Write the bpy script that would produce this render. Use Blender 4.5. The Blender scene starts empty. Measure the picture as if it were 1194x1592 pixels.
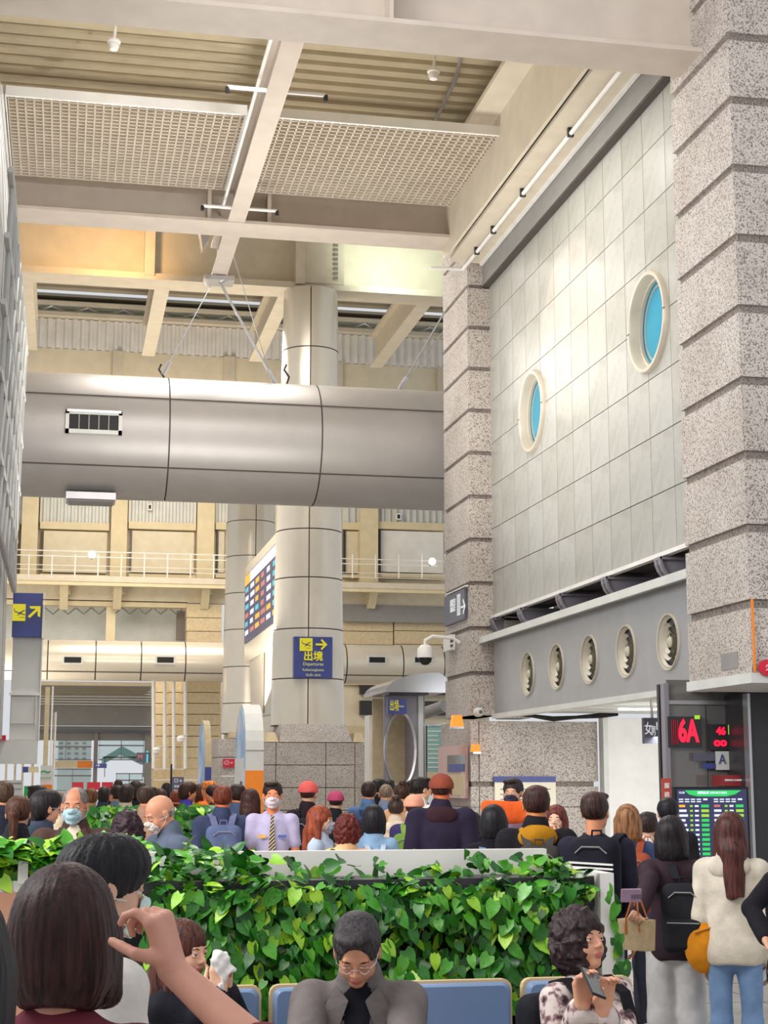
import bpy, bmesh, math, random
import numpy as np
from mathutils import Vector, Matrix
R=random.Random(7)
rad=math.radians
S=bpy.context.scene; COL=S.collection
# ------------------------------------------------------------------ camera
F=2450.; CZ=1.6; YAW=math.atan(502/2484.); PIT=math.atan(411/2450.)
cd=bpy.data.cameras.new('camera'); cam=bpy.data.objects.new('camera',cd); COL.objects.link(cam)
cam.location=(0,0,CZ); cam.rotation_euler=(math.pi/2+PIT,0,-YAW)
cd.sensor_fit='VERTICAL'; cd.sensor_height=24; cd.lens=F/1592*24; cd.clip_start=.05; cd.clip_end=400
S.camera=cam
# ------------------------------------------------------------------ world, light, exposure
W=bpy.data.worlds.new('world'); S.world=W; W.use_nodes=True
bg=W.node_tree.nodes['Background']; bg.inputs[0].default_value=(.93,.96,1,1); bg.inputs[1].default_value=.68
S.view_settings.view_transform='Standard'; S.view_settings.look='None'
S.view_settings.gamma=1; S.view_settings.use_curve_mapping=False; S.view_settings.exposure=0.12
S.cycles.use_denoising=True; S.cycles.max_bounces=6; S.cycles.diffuse_bounces=4
S.cycles.sample_clamp_indirect=6
def lamp(kind,name,loc,target,energy,color=(1,1,1),size=1,spot=60,blend=.3,square=False,sy=None):
    l=bpy.data.lights.new(name,kind); l.energy=energy; l.color=color
    if kind=='AREA':
        l.size=size
        if sy: l.shape='RECTANGLE'; l.size_y=sy
    else: l.shadow_soft_size=size
    if kind=='SPOT': l.spot_size=rad(spot); l.spot_blend=blend; l.use_square=square
    o=bpy.data.objects.new(name,l); COL.objects.link(o); o.location=loc
    d=Vector(target)-Vector(loc); o.rotation_euler=d.to_track_quat('-Z','Y').to_euler(); return o
WARM=(1,.88,.72); NEUT=(1,.96,.91)
lamp('AREA','hall_light',(2.6,19,10.0),(2.6,19,0),420,NEUT,5,sy=2)
lamp('AREA','hall_light',(2.4,28,12),(2.4,28.6,0),420,NEUT,4)
lamp('AREA','hall_light',(3,38,12),(3,39,0),650,NEUT,6)
lamp('AREA','hall_light',(3,50,12),(4,58,6),900,WARM,6)
lamp('AREA','up_light',(2.3,21.5,4.5),(2.3,20.5,12),420,NEUT,4)
lamp('AREA','beam_fill',(0.5,2.5,7.5),(2.4,15,10.6),330,(1,.86,.79),4)  # added warm lamp behind the camera, brightens the near beam and pillar fronts
lamp('AREA','up_light',(3,36,4),(3,39,14),700,WARM,5)
lamp('AREA','gallery_light',(-3,52,3.0),(0,57,8),300,WARM,3)
lamp('POINT','side_flood',(2.3,16.4,10.3),(0,0,0),420,(.96,.97,1),.07)
lamp('AREA','side_fill',(-6.5,7.5,6.5),(6.3,17.5,5.0),780,(.97,.98,1),4)  # added soft lamp, no window here; brightens the left-facing pillar sides
lamp('SPOT','warm_flood',(0.9,31.6,12.2),(0.35,33.7,13.0),300,(1,.60,.26),.15,120,.9)
lamp('SPOT','pale_flood',(6.8,31.9,12.7),(7.1,33.7,13.3),230,(.86,1,.84),.12,120,.9)
lamp('SPOT','warm_patch',(-2,24.4,8.7),(6.6,20.2,7.7),1500,(1,.72,.5),.03,15,.12,True)
lamp('AREA','partition_fill',(9.0,20,2.4),(9.0,21.4,0),260,(1,1,1),3)  # added lamp under the low ceiling, brightens the white partition
lamp('AREA','front_fill',(-3.5,4.5,6.5),(1.5,8.5,1),260,NEUT,4)

# ------------------------------------------------------------------ pixel -> place (used once, to lay the plan out)
_c,_s=math.cos(YAW),math.sin(YAW); _t,_u=math.cos(PIT),math.sin(PIT)
def ray(px,py):
    a=(px-597)/F; b=(796-py)/F
    return (_s*_t+a*_c-b*_s*_u, _c*_t-a*_s-b*_c*_u, _u+b*_t)
def aY(px,py,Y):
    d=ray(px,py); t=Y/d[1]; return Vector((d[0]*t,Y,CZ+d[2]*t))
def aX(px,py,X):
    d=ray(px,py); t=X/d[0]; return Vector((X,d[1]*t,CZ+d[2]*t))
def aD(px,py,D):
    d=Vector(ray(px,py)); return d*D+Vector((0,0,CZ))
# ------------------------------------------------------------------ materials
def lin(h):
    h=h.lstrip('#'); c=[int(h[i:i+2],16)/255 for i in (0,2,4)]
    return tuple(((v+.055)/1.055)**2.4 if v>.04045 else v/12.92 for v in c)+(1,)
def new(name,h,rough=.6,metal=0,spec=.4):
    m=bpy.data.materials.new(name); m.use_nodes=True; b=m.node_tree.nodes['Principled BSDF']
    b.inputs['Base Color'].default_value=lin(h) if isinstance(h,str) else h
    b.inputs['Roughness'].default_value=rough; b.inputs['Metallic'].default_value=metal
    b.inputs['Specular IOR Level'].default_value=spec
    return m,m.node_tree,b
def noise(nt,scale,detail=3,vec=None,stretch=None,rough=.5):
    n=nt.nodes.new('ShaderNodeTexNoise'); n.inputs['Scale'].default_value=scale; n.inputs['Detail'].default_value=detail
    n.inputs['Roughness'].default_value=rough
    tc=nt.nodes.new('ShaderNodeTexCoord'); mp=nt.nodes.new('ShaderNodeMapping')
    nt.links.new(tc.outputs['Object'],mp.inputs[0]); nt.links.new(mp.outputs[0],n.inputs['Vector'])
    if stretch: mp.inputs['Scale'].default_value=stretch
    return n
def ramp(nt,src,stops):
    r=nt.nodes.new('ShaderNodeValToRGB'); nt.links.new(src,r.inputs[0]); e=r.color_ramp.elements
    while len(e)<len(stops): e.new(.5)
    for i,(p,c) in enumerate(stops): e[i].position=p; e[i].color=lin(c) if isinstance(c,str) else c
    return r
def bump(nt,b,src,dist=.01,st=.5):
    k=nt.nodes.new('ShaderNodeBump'); k.inputs['Distance'].default_value=dist; k.inputs['Strength'].default_value=st
    nt.links.new(src,k.inputs['Height']); nt.links.new(k.outputs[0],b.inputs['Normal'])
def plain(name,h,rough=.55,metal=0,var=.06,scale=3,spec=.4):
    m,nt,b=new(name,h,rough,metal,spec); n=noise(nt,scale,4)
    c=lin(h); lo=tuple(v*(1-var) for v in c[:3])+(1,); hi=tuple(min(1,v*(1+var)) for v in c[:3])+(1,)
    r=ramp(nt,n.outputs[0],[(.3,lo),(.7,hi)]); nt.links.new(r.outputs[0],b.inputs['Base Color']); return m
def speck(name,stops,scale=55,bd=.006):
    m,nt,b=new(name,'#999999',.75); n=noise(nt,scale,2,rough=.6); r=ramp(nt,n.outputs[0],stops)
    n2=noise(nt,1.3,3); mx=nt.nodes.new('ShaderNodeMixRGB'); mx.blend_type='MULTIPLY'; mx.inputs[0].default_value=.35
    r2=ramp(nt,n2.outputs[0],[(.35,'#c9c2bb'),(.65,'#ffffff')])
    nt.links.new(r.outputs[0],mx.inputs[1]); nt.links.new(r2.outputs[0],mx.inputs[2]); nt.links.new(mx.outputs[0],b.inputs['Base Color'])
    bump(nt,b,n.outputs[0],bd,.4); return m
def emit(name,h,st=1.):
    m,nt,b=new(name,h,.4); b.inputs['Emission Color'].default_value=lin(h); b.inputs['Emission Strength'].default_value=st
    b.inputs['Base Color'].default_value=(.02,.02,.02,1); return m
M={}
M['beam']=plain('painted_steel','#c9bdb0',.55); M['beamY']=plain('painted_steel_cream','#d0c6b3',.55)
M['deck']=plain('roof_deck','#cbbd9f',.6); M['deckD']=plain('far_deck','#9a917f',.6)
M['cream']=plain('cream_paint','#d9cba9',.6); M['creamW']=plain('cream_wall','#dcd2ba',.6)
M['grille']=plain('grille_paint','#d3c8b8',.55)
M['granite']=speck('granite',[(.34,'#6f645f'),(.45,'#aaa099'),(.56,'#d9d3cc'),(.66,'#b9afa8')],62)
M['joint']=speck('granite_joint',[(.36,'#5c5450'),(.5,'#8d837d'),(.65,'#9c928b')])
M['graniteS']=plain('stone_cream','#cdbb98',.6,var=.1,scale=9)
M['metal']=plain('clad_metal','#aaa6a3',.42,.45,.03); M['metalL']=plain('column_cladding','#d9d1c2',.25,.25,.03)
M['seam']=plain('seam','#4c4541',.7); M['fascia']=plain('fascia_metal','#a3a3a4',.33,.4,.05)
M['gband']=plain('grey_band','#8d8b88',.5); M['bracket']=plain('bracket_paint','#8f8b93',.45,.2)
M['white']=plain('white_paint','#e6e4e0',.5); M['pier']=plain('pier_panel','#a9aaa8',.5)
M['whiteG']=plain('pale_panel','#cfd1cd',.45)
M['black']=plain('black','#151417',.5); M['dark']=plain('dark_metal','#3b3a3d',.35,.3)
M['floor']=plain('floor_tile','#b9b3ab',.25,0,.08)
M['fan']=plain('fan_plastic','#bdb6a4',.45); M['rim']=plain('window_rim','#cfc5b4',.4,.2)
M['steel']=plain('brushed_steel','#bcbdc0',.25,.8,.04); M['chrome']=plain('bright_steel','#d8d8da',.15,.9,.02)
M['blue']=plain('sign_blue','#3f4a8c',.4); M['slate']=plain('sign_slate','#5b5c6c',.4); M['yellow']=emit('sign_yellow','#f2e21a',.65)
M['signwhite']=emit('sign_white','#f0f0f0',.7); M['signcream']=emit('sign_lettering','#e8e29a',.6)
M['red']=plain('red_plastic','#c81f3a',.4); M['orange']=plain('orange_panel','#f08a2a',.5); M['green']=plain('green_panel','#27a34e',.5)
M['ledred']=emit('led_red','#ff1540',1.3); M['ledgreen']=emit('led_green','#28d060',1.); M['leddark']=emit('screen_base','#3a3f70',.55)
M['ledwhite']=emit('led_text','#dfe6ff',1.1); M['ledlime']=emit('led_lime','#a6d838',1.); M['ledorange']=emit('led_orange','#ffb030',1.1); M['lampon']=emit('lamp_on','#fff6e6',6)
M['ledpurple']=emit('led_purple','#6f63b8',.7); M['ledcyan']=emit('led_cyan','#5ac8e0',.9); M['ledpink']=emit('led_pink','#e07a78',.8)
M['tile']=None
def tilemat():
    m,nt,b=new('marble_tile','#c9c9c2',.32); n=noise(nt,2.2,6,rough=.65)
    r=ramp(nt,n.outputs[0],[(.3,'#9a9a95'),(.5,'#b3b3ae'),(.7,'#a6a7a2')])
    oi=nt.nodes.new('ShaderNodeObjectInfo'); mx=nt.nodes.new('ShaderNodeMixRGB'); mx.blend_type='MULTIPLY'; mx.inputs[0].default_value=1
    r2=ramp(nt,oi.outputs['Random'],[(0,'#f1f0ec'),(1,'#ffffff')])
    nt.links.new(r.outputs[0],mx.inputs[1]); nt.links.new(r2.outputs[0],mx.inputs[2]); nt.links.new(mx.outputs[0],b.inputs['Base Color']); return m
M['tile']=tilemat()
def glassmat(name,h,alpha=.35):
    m,nt,b=new(name,h,.05,0,.6)
    b.inputs['Transmission Weight'].default_value=1-alpha; b.inputs['IOR'].default_value=1.1
    return m
M['pane']=glassmat('blue_glass','#57b4cf',.55); M['dglass']=new('dark_glass','#6a6866',.08,0,.7)[0]; M['clear']=glassmat('clear_glass','#dfeeee',.1)
def leafmat(name,a,b_):
    m,nt,b=new(name,a,.32,0,.5); oi=nt.nodes.new('ShaderNodeObjectInfo'); n=noise(nt,9,2)
    ad=nt.nodes.new('ShaderNodeMath'); ad.operation='ADD'; nt.links.new(n.outputs[0],ad.inputs[0])
    ml=nt.nodes.new('ShaderNodeMath'); ml.operation='MULTIPLY'; ml.inputs[1].default_value=.4; nt.links.new(oi.outputs['Random'],ml.inputs[0]); nt.links.new(ml.outputs[0],ad.inputs[1])
    r=ramp(nt,ad.outputs[0],[(.4,a),(.9,b_)]); nt.links.new(r.outputs[0],b.inputs['Base Color'])
    b.inputs['Subsurface Weight'].default_value=0; return m
M['leafD']=leafmat('leaf_dark','#174f14','#2f7d22'); M['leafM']=leafmat('leaf_mid','#2f7d1e','#58a52b'); M['leafL']=leafmat('leaf_lime','#76b524','#a9d43a')
_mc={}
def cloth(h,rough=.85,var=.12):
    k=('c',h,rough)
    if k not in _mc:
        m=plain('fabric_'+h.strip('#'),h,rough,0,var,14,.2); nt=m.node_tree; b=nt.nodes['Principled BSDF']
        n=noise(nt,11,4); bump(nt,b,n.outputs[0],.03,.35); _mc[k]=m
    return _mc[k]
def hairmat(h):
    k=('h',h)
    if k not in _mc:
        m,nt,b=new('hair_'+h.strip('#'),h,.5,0,.3); n=noise(nt,90,3,stretch=(1,1,.10))
        c=lin(h); r=ramp(nt,n.outputs[0],[(.35,tuple(v*.45 for v in c[:3])+(1,)),(.65,tuple(min(1,v*1.5+.003) for v in c[:3])+(1,))])
        nt.links.new(r.outputs[0],b.inputs['Base Color']); bump(nt,b,n.outputs[0],.006,.5); _mc[k]=m
    return _mc[k]
def skinmat(h):
    k=('s',h)
    if k not in _mc:
        m=plain('skin_'+h.strip('#'),h,.5,0,.05,30); _mc[k]=m
    return _mc[k]
# ------------------------------------------------------------------ mesh building
class MB:
    def __init__(s): s.v=[]; s.f=[]; s.m=[]
    def add(s,vs,fs,mi=0):
        o=len(s.v); s.v+= [tuple(v) for v in vs]; s.f+=[tuple(i+o for i in f) for f in fs]; s.m+=[mi]*len(fs); return s
    def box(s,x0,x1,y0,y1,z0,z1,mi=0):
        return s.add([(x0,y0,z0),(x1,y0,z0),(x1,y1,z0),(x0,y1,z0),(x0,y0,z1),(x1,y0,z1),(x1,y1,z1),(x0,y1,z1)],
          [(0,3,2,1),(4,5,6,7),(0,1,5,4),(1,2,6,5),(2,3,7,6),(3,0,4,7)],mi)
    def prism(s,poly,ax,a0,a1,mi=0):   # poly: list of 2-tuples in the two other axes
        n=len(poly)
        def P(p,a): return (a,p[0],p[1]) if ax=='x' else ((p[0],a,p[1]) if ax=='y' else (p[0],p[1],a))
        return s.add([P(p,a0) for p in poly]+[P(p,a1) for p in poly],
          [tuple(range(n-1,-1,-1)),tuple(range(n,2*n))]+[(i,(i+1)%n,n+(i+1)%n,n+i) for i in range(n)],mi)
    def rings(s,rs,closed=True,caps=True,mi=0):
        n=len(rs[0]); vs=[p for r in rs for p in r]; fs=[]
        for k in range(len(rs)-1):
            for i in range(n if closed else n-1):
                j=(i+1)%n; fs.append((k*n+i,k*n+j,(k+1)*n+j,(k+1)*n+i))
        if caps: fs+= [tuple(range(n-1,-1,-1)),tuple(range((len(rs)-1)*n,len(rs)*n))]
        return s.add(vs,fs,mi)
    def tube(s,path,r,n=8,mi=0,caps=True):
        path=[Vector(p) for p in path]; rs=[]; rr=r if isinstance(r,(list,tuple)) else [r]*len(path)
        up=None
        for i,p in enumerate(path):
            d=(path[min(i+1,len(path)-1)]-path[max(i-1,0)]).normalized()
            if up is None: up=Vector((0,0,1)) if abs(d.z)<.9 else Vector((1,0,0))
            a=d.cross(up)
            if a.length<1e-4: a=d.cross(Vector((0,1,0)))
            a.normalize(); b=a.cross(d).normalized(); up=b
            rs.append([p+a*(rr[i]*math.cos(t))+b*(rr[i]*math.sin(t)) for t in [2*math.pi*k/n for k in range(n)]])
        return s.rings(rs,mi=mi,caps=caps)
    def lathe(s,prof,o=(0,0,0),ax='z',n=24,mi=0,caps=True,a0=0,a1=2*math.pi):
        full=abs(a1-a0-2*math.pi)<1e-6; rs=[]
        for r,h in prof:
            ring=[]
            for k in range(n if full else n+1):
                t=a0+(a1-a0)*k/n; c,q=r*math.cos(t),r*math.sin(t)
                p=(c,q,h) if ax=='z' else ((h,c,q) if ax=='x' else (q,h,c)); ring.append((p[0]+o[0],p[1]+o[1],p[2]+o[2]))
            rs.append(ring)
        return s.rings(rs,closed=full,caps=caps and full,mi=mi)
    def build(s,name,mats,parent=None,smooth=False,origin=None):
        me=bpy.data.meshes.new(name)
        v=s.v
        if origin is not None: v=[(a-origin[0],b-origin[1],c-origin[2]) for a,b,c in v]
        me.from_pydata(v,[],s.f)
        if not isinstance(mats,(list,tuple)): mats=[mats]
        for m in mats: me.materials.append(M[m] if isinstance(m,str) else m)
        me.polygons.foreach_set('material_index',s.m)
        if smooth: me.polygons.foreach_set('use_smooth',[True]*len(s.f))
        bm=bmesh.new(); bm.from_mesh(me); bmesh.ops.recalc_face_normals(bm,faces=bm.faces); bm.to_mesh(me); bm.free()
        if smooth:
            try: me.set_sharp_from_angle(angle=rad(40))
            except Exception: pass
        o=bpy.data.objects.new(name,me); COL.objects.link(o)
        if parent is not None: o.parent=parent
        if origin is not None: o.location=origin
        return o
def tag(o,label=None,cat=None,group=None,kind=None):
    if label: o['label']=label
    if cat: o['category']=cat
    if group: o['group']=group
    if kind: o['kind']=kind
    return o
def empty(name,loc=(0,0,0),label=None,cat=None,group=None,kind=None,rz=0):
    o=bpy.data.objects.new(name,None); COL.objects.link(o); o.location=loc; o.rotation_euler=(0,0,rz); o.empty_display_size=.1
    return tag(o,label,cat,group,kind)
def box(name,m,x0,x1,y0,y1,z0,z1,parent=None,**k):
    o=MB().box(x0,x1,y0,y1,z0,z1).build(name,m,parent); tag(o,**k); return o
_fc={}
def text_mesh(body,size,ext=.004,bold=0,align='CENTER'):
    cu=bpy.data.curves.new('lettering','FONT'); cu.body=body; cu.size=size; cu.extrude=ext; cu.align_x=align; cu.align_y='CENTER'; cu.offset=bold
    cu.resolution_u=3
    o=bpy.data.objects.new('lettering',cu); COL.objects.link(o); bpy.context.view_layer.update()
    me=bpy.data.meshes.new_from_object(o.evaluated_get(bpy.context.evaluated_depsgraph_get())); bpy.data.objects.remove(o); return me
def text(body,size,loc,m,parent,face='-y',name='lettering',bold=0,w=None,h=None):
    me=text_mesh(body,size,.003,bold); me.materials.clear(); me.materials.append(M[m])
    o=bpy.data.objects.new(name,me); COL.objects.link(o); o.parent=parent; o.location=loc
    o.rotation_euler=(math.pi/2,0,0) if face=='-y' else (math.pi/2,0,-math.pi/2)
    if w and len(me.vertices):
        xs=[v.co.x for v in me.vertices]; ys=[v.co.y for v in me.vertices]
        o.scale=(w/(max(xs)-min(xs)),(h/(max(ys)-min(ys))) if h else w/(max(xs)-min(xs)),1)
    return o

def arrow(loc,s,m,parent,face='-y',ang=0,th=.16):
    t=th; pl=[(-.5,-t/2),(.18,-t/2),(-.06,-.32),(.0,-.32-t),(.5,0),(0,.32+t),(-.06,.32),(.18,t/2),(-.5,t/2)]
    c,q=math.cos(rad(ang)),math.sin(rad(ang)); pl=[((x*c-y*q)*s,(x*q+y*c)*s) for x,y in pl]
    b=MB().prism(pl,'z',-.003,.003); o=b.build('arrow',m,parent)
    R_=Matrix.Rotation(math.pi/2,4,'X') if face=='-y' else Matrix.Rotation(-math.pi/2,4,'Z')@Matrix.Rotation(math.pi/2,4,'X')
    o.matrix_basis=Matrix.Translation(Vector(loc)-parent.location)@R_; o.matrix_parent_inverse=Matrix.Identity(4); return o

def plane_icon(loc,s,parent):
    b=MB(); rot=lambda x,y,a:(x*math.cos(a)-y*math.sin(a),x*math.sin(a)+y*math.cos(a)); a=rad(-14)
    for pl in ([(-.42,.10),(-.36,.06),(.40,.02),(.46,-.03),(.38,-.07),(-.34,-.02)],[(-.05,.0),(.10,.0),(.36,.30),(.28,.32)],[(.0,-.02),(.12,-.03),(-.06,-.22),(-.12,-.22)],[(-.42,.10),(-.34,.05),(-.40,.22),(-.46,.22)]):
        b.prism([(x*s,y*s) for x,y in [rot(x,y,a) for x,y in pl]],'z',-.003,.003)
    b.prism([(.02*s,-.30*s),(.40*s,-.30*s),(.40*s,-.34*s),(.02*s,-.34*s)],'z',-.003,.003)
    o=b.build('pictogram','slate',parent); o.matrix_basis=Matrix.Translation(Vector(loc)-parent.location)@Matrix.Rotation(math.pi/2,4,'X'); o.matrix_parent_inverse=Matrix.Identity(4); o['kind']='stuff'
# ------------------------------------------------------------------ world-space things: an Empty at the base, parts laid out in place
WC={}
def wt(name,loc,label,cat=None,group=None,kind=None):
    e=empty(name,loc,label,cat,group,kind); WC[e.name]=Vector(loc); return e
_b0=MB.build
def _b1(s,name,mats,parent=None,smooth=False,origin=None):
    o=_b0(s,name,mats,parent,smooth,origin)
    if parent is not None and parent.name in WC: o.matrix_parent_inverse=Matrix.Translation(-WC[parent.name])
    return o
MB.build=_b1
_t0=text
def text(body,size,loc,m,parent,**k):
    o=_t0(body,size,loc,m,parent,**k)
    if parent.name in WC: o.matrix_parent_inverse=Matrix.Translation(-WC[parent.name])
    return o
# ================================================================== SETTING
fl=MB()
fl.box(-14,18,-6,66,-.2,0); tag(fl.build('floor','floor'),'polished pale grey terminal floor','floor',kind='structure')
fz=MB()
for i in range(-14,18):
    fz.box(i*1.0-.004,i*1.0+.004,1,40,0.0,.0015)
for j in range(1,40): fz.box(-14,18,j-.004,j+.004,0.0,.0015)
tag(fz.build('floor_joint','seam'),'thin dark joints across the terminal floor','floor joint',kind='structure')
XW=6.68; XP=6.3
# --- granite pillars, block by block
def pillar(name,label,x0,x1,y0,y1,zs,g,nrows=None):
    e=wt(name,((x0+x1)/2,y0,zs[-1]),label,'pillar',kind='structure')
    box('pillar_core','joint',x0+.035,x1,y0+.035,y1-.02,zs[-1],zs[0]+.3,e)
    for a,b in zip(zs[1:],zs[:-1]):
        MB().box(x0,x1,y0,y1,a,b-g).build('stone_block','granite',e)
    return e
zA=[13.2,12.48,11.77,11.05,10.34,9.63,8.96,8.28,7.57,6.85,6.13,5.41,4.68,3.97,3.25,2.56]
pA=pillar('pillar','large near pillar of rough granite blocks at the right edge',XP,8.6,13.8,15.32,zA,.085)
zB=[aY(724,y,24.25).z for y in (310,379,441,505,569,634,700,768,835,903,973,1043,1112)]
zB=[zB[0]+.69*3,zB[0]+.69*2,zB[0]+.69]+zB
pB=pillar('pillar','narrow granite pillar between the silver duct and the marble wall',XP,XP+.48,24.25,25.95,zB,.07)
box('corner_strip','gband',XP+.485,XW+.0,24.4,24.9,3.6,9.8,pB)
# lower part of pillar B, wider, with its side strip
e=wt('granite_base',(7.3,24.3,0),'speckled granite wall block under the fascia with a blue-topped notice on it','wall',kind='structure')
for z0,z1 in ((0,.55),(.56,1.12),(1.13,1.44),(1.52,2.46)):
    MB().box(6.42,8.36,24.2,26,z0,z1).build('stone_block','granite',e)
    MB().box(6.28,6.41,24.22,26.2,z0,z1).build('stone_block','granite',e)
box('joint_core','joint',6.3,8.3,24.25,25.9,0,2.44,e)
e=wt('granite_strip',(6.95,24.3,2.5),'short granite strip beside the grey fascia under the slot','trim',kind='structure')
for z0,z1 in ((2.5,3.02),(3.08,3.7),(3.76,4.1)): MB().box(6.80,7.2,24.0,24.6,z0,z1).build('stone_block','granite',e)
# --- marble wall with two portholes
def cut(o,c,r):
    r+=.012 if r>.5 else 0
    bm=bmesh.new(); bmesh.ops.create_cone(bm,cap_ends=True,segments=40,radius1=r,radius2=r,depth=3,matrix=Matrix.Translation(c)@Matrix.Rotation(math.pi/2,4,'Y'))
    me=bpy.data.meshes.new('cutter'); bm.to_mesh(me); bm.free(); k=bpy.data.objects.new('cutter',me); COL.objects.link(k)
    md=o.modifiers.new('b','BOOLEAN'); md.operation='DIFFERENCE'; md.object=k; md.solver='EXACT'
    bpy.context.view_layer.update(); me2=bpy.data.meshes.new_from_object(o.evaluated_get(bpy.context.evaluated_depsgraph_get()))
    o.modifiers.clear(); o.data=me2; bpy.data.objects.remove(k)
PH=[(aX(1010,501,XW)),(aX(829,640,XW))]; RH=.545
wall=wt('wall_right',(XW,20,4.1),'pale marble tiled wall with two round windows','wall',kind='structure')
bk=box('wall_backing','seam',XW+.03,XW+.5,15.35,24.45,4.12,11.3,wall)
for c in PH: cut(bk,c,RH)
zt=[4.13+.7*i for i in range(9)]; zt[-1]=9.72
ys=[24.38]+[24.38-.718*k+.0 for k in range(1,13)]; ys[-1]=15.36; _tm={}
for i in range(8):
    for j in range(12):
        y1,y0=ys[j],ys[j+1]; z0,z1=zt[i],zt[i+1]; g=.006
        near=[c for c in PH if y0-RH<c.y<y1+RH and z0-RH<c.z<z1+RH]
        key=(round(y1-y0,3),round(z1-z0,3))
        if near or key not in _tm:
            o=MB().box(-.04,0,-(y1-y0)/2+g,(y1-y0)/2-g,-(z1-z0)/2+g,(z1-z0)/2-g).build('wall_tile','tile',wall)
            if not near: _tm[key]=o.data
        else:
            o=bpy.data.objects.new('wall_tile',_tm[key]); COL.objects.link(o); o.parent=wall; o.matrix_parent_inverse=Matrix.Translation(-WC[wall.name])
        o.location=(XW+.04,(y0+y1)/2,(z0+z1)/2)
        for c in near:
            bpy.context.view_layer.update(); cut(o,c,RH)
for i,c in enumerate(PH):
    w=wt('window_%d'%(i+1),(XW,c.y,c.z),['nearer round window with bluish glass high on the marble wall','farther round window with deep blue glass high on the marble wall'][i],'window',kind='structure')
    o=(0,c.y,c.z)
    MB().lathe([(.545,XW+.20),(.545,XW-.035),(.56,XW-.06),(.60,XW-.06),(.615,XW-.03),(.615,XW+.02)],o,'x',48,caps=False).build('window_frame','rim',w,True)
    MB().lathe([(.545,XW+.07),(.515,XW+.07),(.515,XW+.11),(.545,XW+.11)],o,'x',48,caps=False).build('inner_ring','rim',w,True)
    MB().lathe([(.54,XW+.12),(.54,XW+.135)],o,'x',48).build('window_glass','pane',w)
    MB().lathe([(.46,XW+.105),(.445,XW+.10),(.445,XW+.12),(.46,XW+.12)],o,'x',48,caps=False).build('glass_ring','rim',w,True)
    m=MB(); m.box(XW-.062,XW-.056,c.y-.62,c.y-.55,c.z-.006,c.z+.006); m.box(XW-.062,XW-.056,c.y+.55,c.y+.62,c.z-.006,c.z+.006); m.build('frame_joint','seam',w)
    box('backdrop_panel','white',XW+.9,XW+.95,c.y-1.5,c.y+1.5,c.z-1.6,c.z+1.6,w)
    lamp('POINT','porthole_lamp',(XW+.6,c.y,c.z+.3),(0,0,0),16,(.75,.9,1),.15)
# top of the marble wall: grey band and steel beam beside it
e=wt('trim_1',(6.6,20,9.7),'grey band along the top of the marble wall under the side beam','trim',kind='structure')
box('band_panel','gband',6.56,7.1,15.3,24.3,9.60,10.1,e)
box('band_joint','seam',6.57,6.7,15.3,24.3,9.57,9.60,e)
e=wt('side_beam',(6.1,20,9.95),'long cream steel beam running beside the top of the marble wall','beam',kind='structure')
box('web','beamY',5.88,5.93,15.2,24.2,9.98,11.6,e); box('flange','beamY',5.98,6.54,15.2,24.2,9.96,10.02,e)
box('flange_lip','white',6.5,6.55,15.2,24.2,9.92,10.0,e); box('side_sheet','beamY',5.5,5.88,15.2,24.2,11.0,11.08,e)
m=MB(); m.tube([(6.25,15.2,9.88),(6.25,24.3,9.88),(5.7,24.35,9.88)],.03)
m.build('pipe','white',e,True)
for y in (16.5,18.6,20.8,22.4,23.4): MB().box(6.21,6.29,y,y+.05,9.84,9.97).build('pipe_clip','dark',e)
# slot with brackets, grey fascia with five fan grilles
e=wt('trim_2',(6.7,20,3.7),'open slot with grey brackets between the marble wall and the fascia','slot',kind='structure')
box('slot_back','bracket',7.7,7.8,15.3,24.3,3.6,4.5,e); box('slot_top','gband',7.2,7.75,15.3,24.3,4.4,4.45,e)
box('slot_edge','white',6.64,6.72,15.32,24.4,4.08,4.13,e); box('slot_ledge','fascia',6.46,7.7,15.3,24.4,3.70,3.74,e)
box('ledge_lip','whiteG',6.44,6.48,15.3,24.4,3.68,3.78,e)
for y in (16.9,18.75,20.65,22.55,24.1):
    b=MB(); pr=[(6.60,4.06)]+[(6.60+.30*(1-math.cos(t)),4.06-.30*math.sin(t)) for t in [rad(a) for a in range(0,91,15)]]+[(7.65,3.76),(7.65,4.06)]
    b.prism([(x,z) for x,z in pr],'y',y-.03,y+.03); b.box(6.60,7.65,y-.10,y+.10,4.04,4.07)
    rs=[]; 
    for a in range(0,91,15):
        t=rad(a); rs.append([(6.60+.30*(1-math.cos(t))+dx,y+dy,4.06-.30*math.sin(t)+dz) for dy,dx,dz in ((-.1,0,0),(.1,0,0),(.1,.02,.02),(-.1,.02,.02))])
    b.rings(rs); b.build('bracket','bracket',e,False)
e=wt('fascia',(6.6,19.5,2.5),'smooth grey metal fascia with five round air grilles','fascia',kind='structure')
fas=box('fascia_panel','fascia',6.6,6.72,15.33,23.95,2.56,3.70,e)
FC=[(22.09,3.07),(20.71,3.08),(19.33,3.08),(17.97,3.08),(16.61,3.08)]
for y,z in FC: cut(fas,Vector((6.66,y,z)),.285)
box('fascia_lip','whiteG',6.57,6.75,13.7,24.0,2.49,2.56,e)
box('duct_box','black',6.74,7.3,15.6,23.8,2.75,3.4,e)
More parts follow.
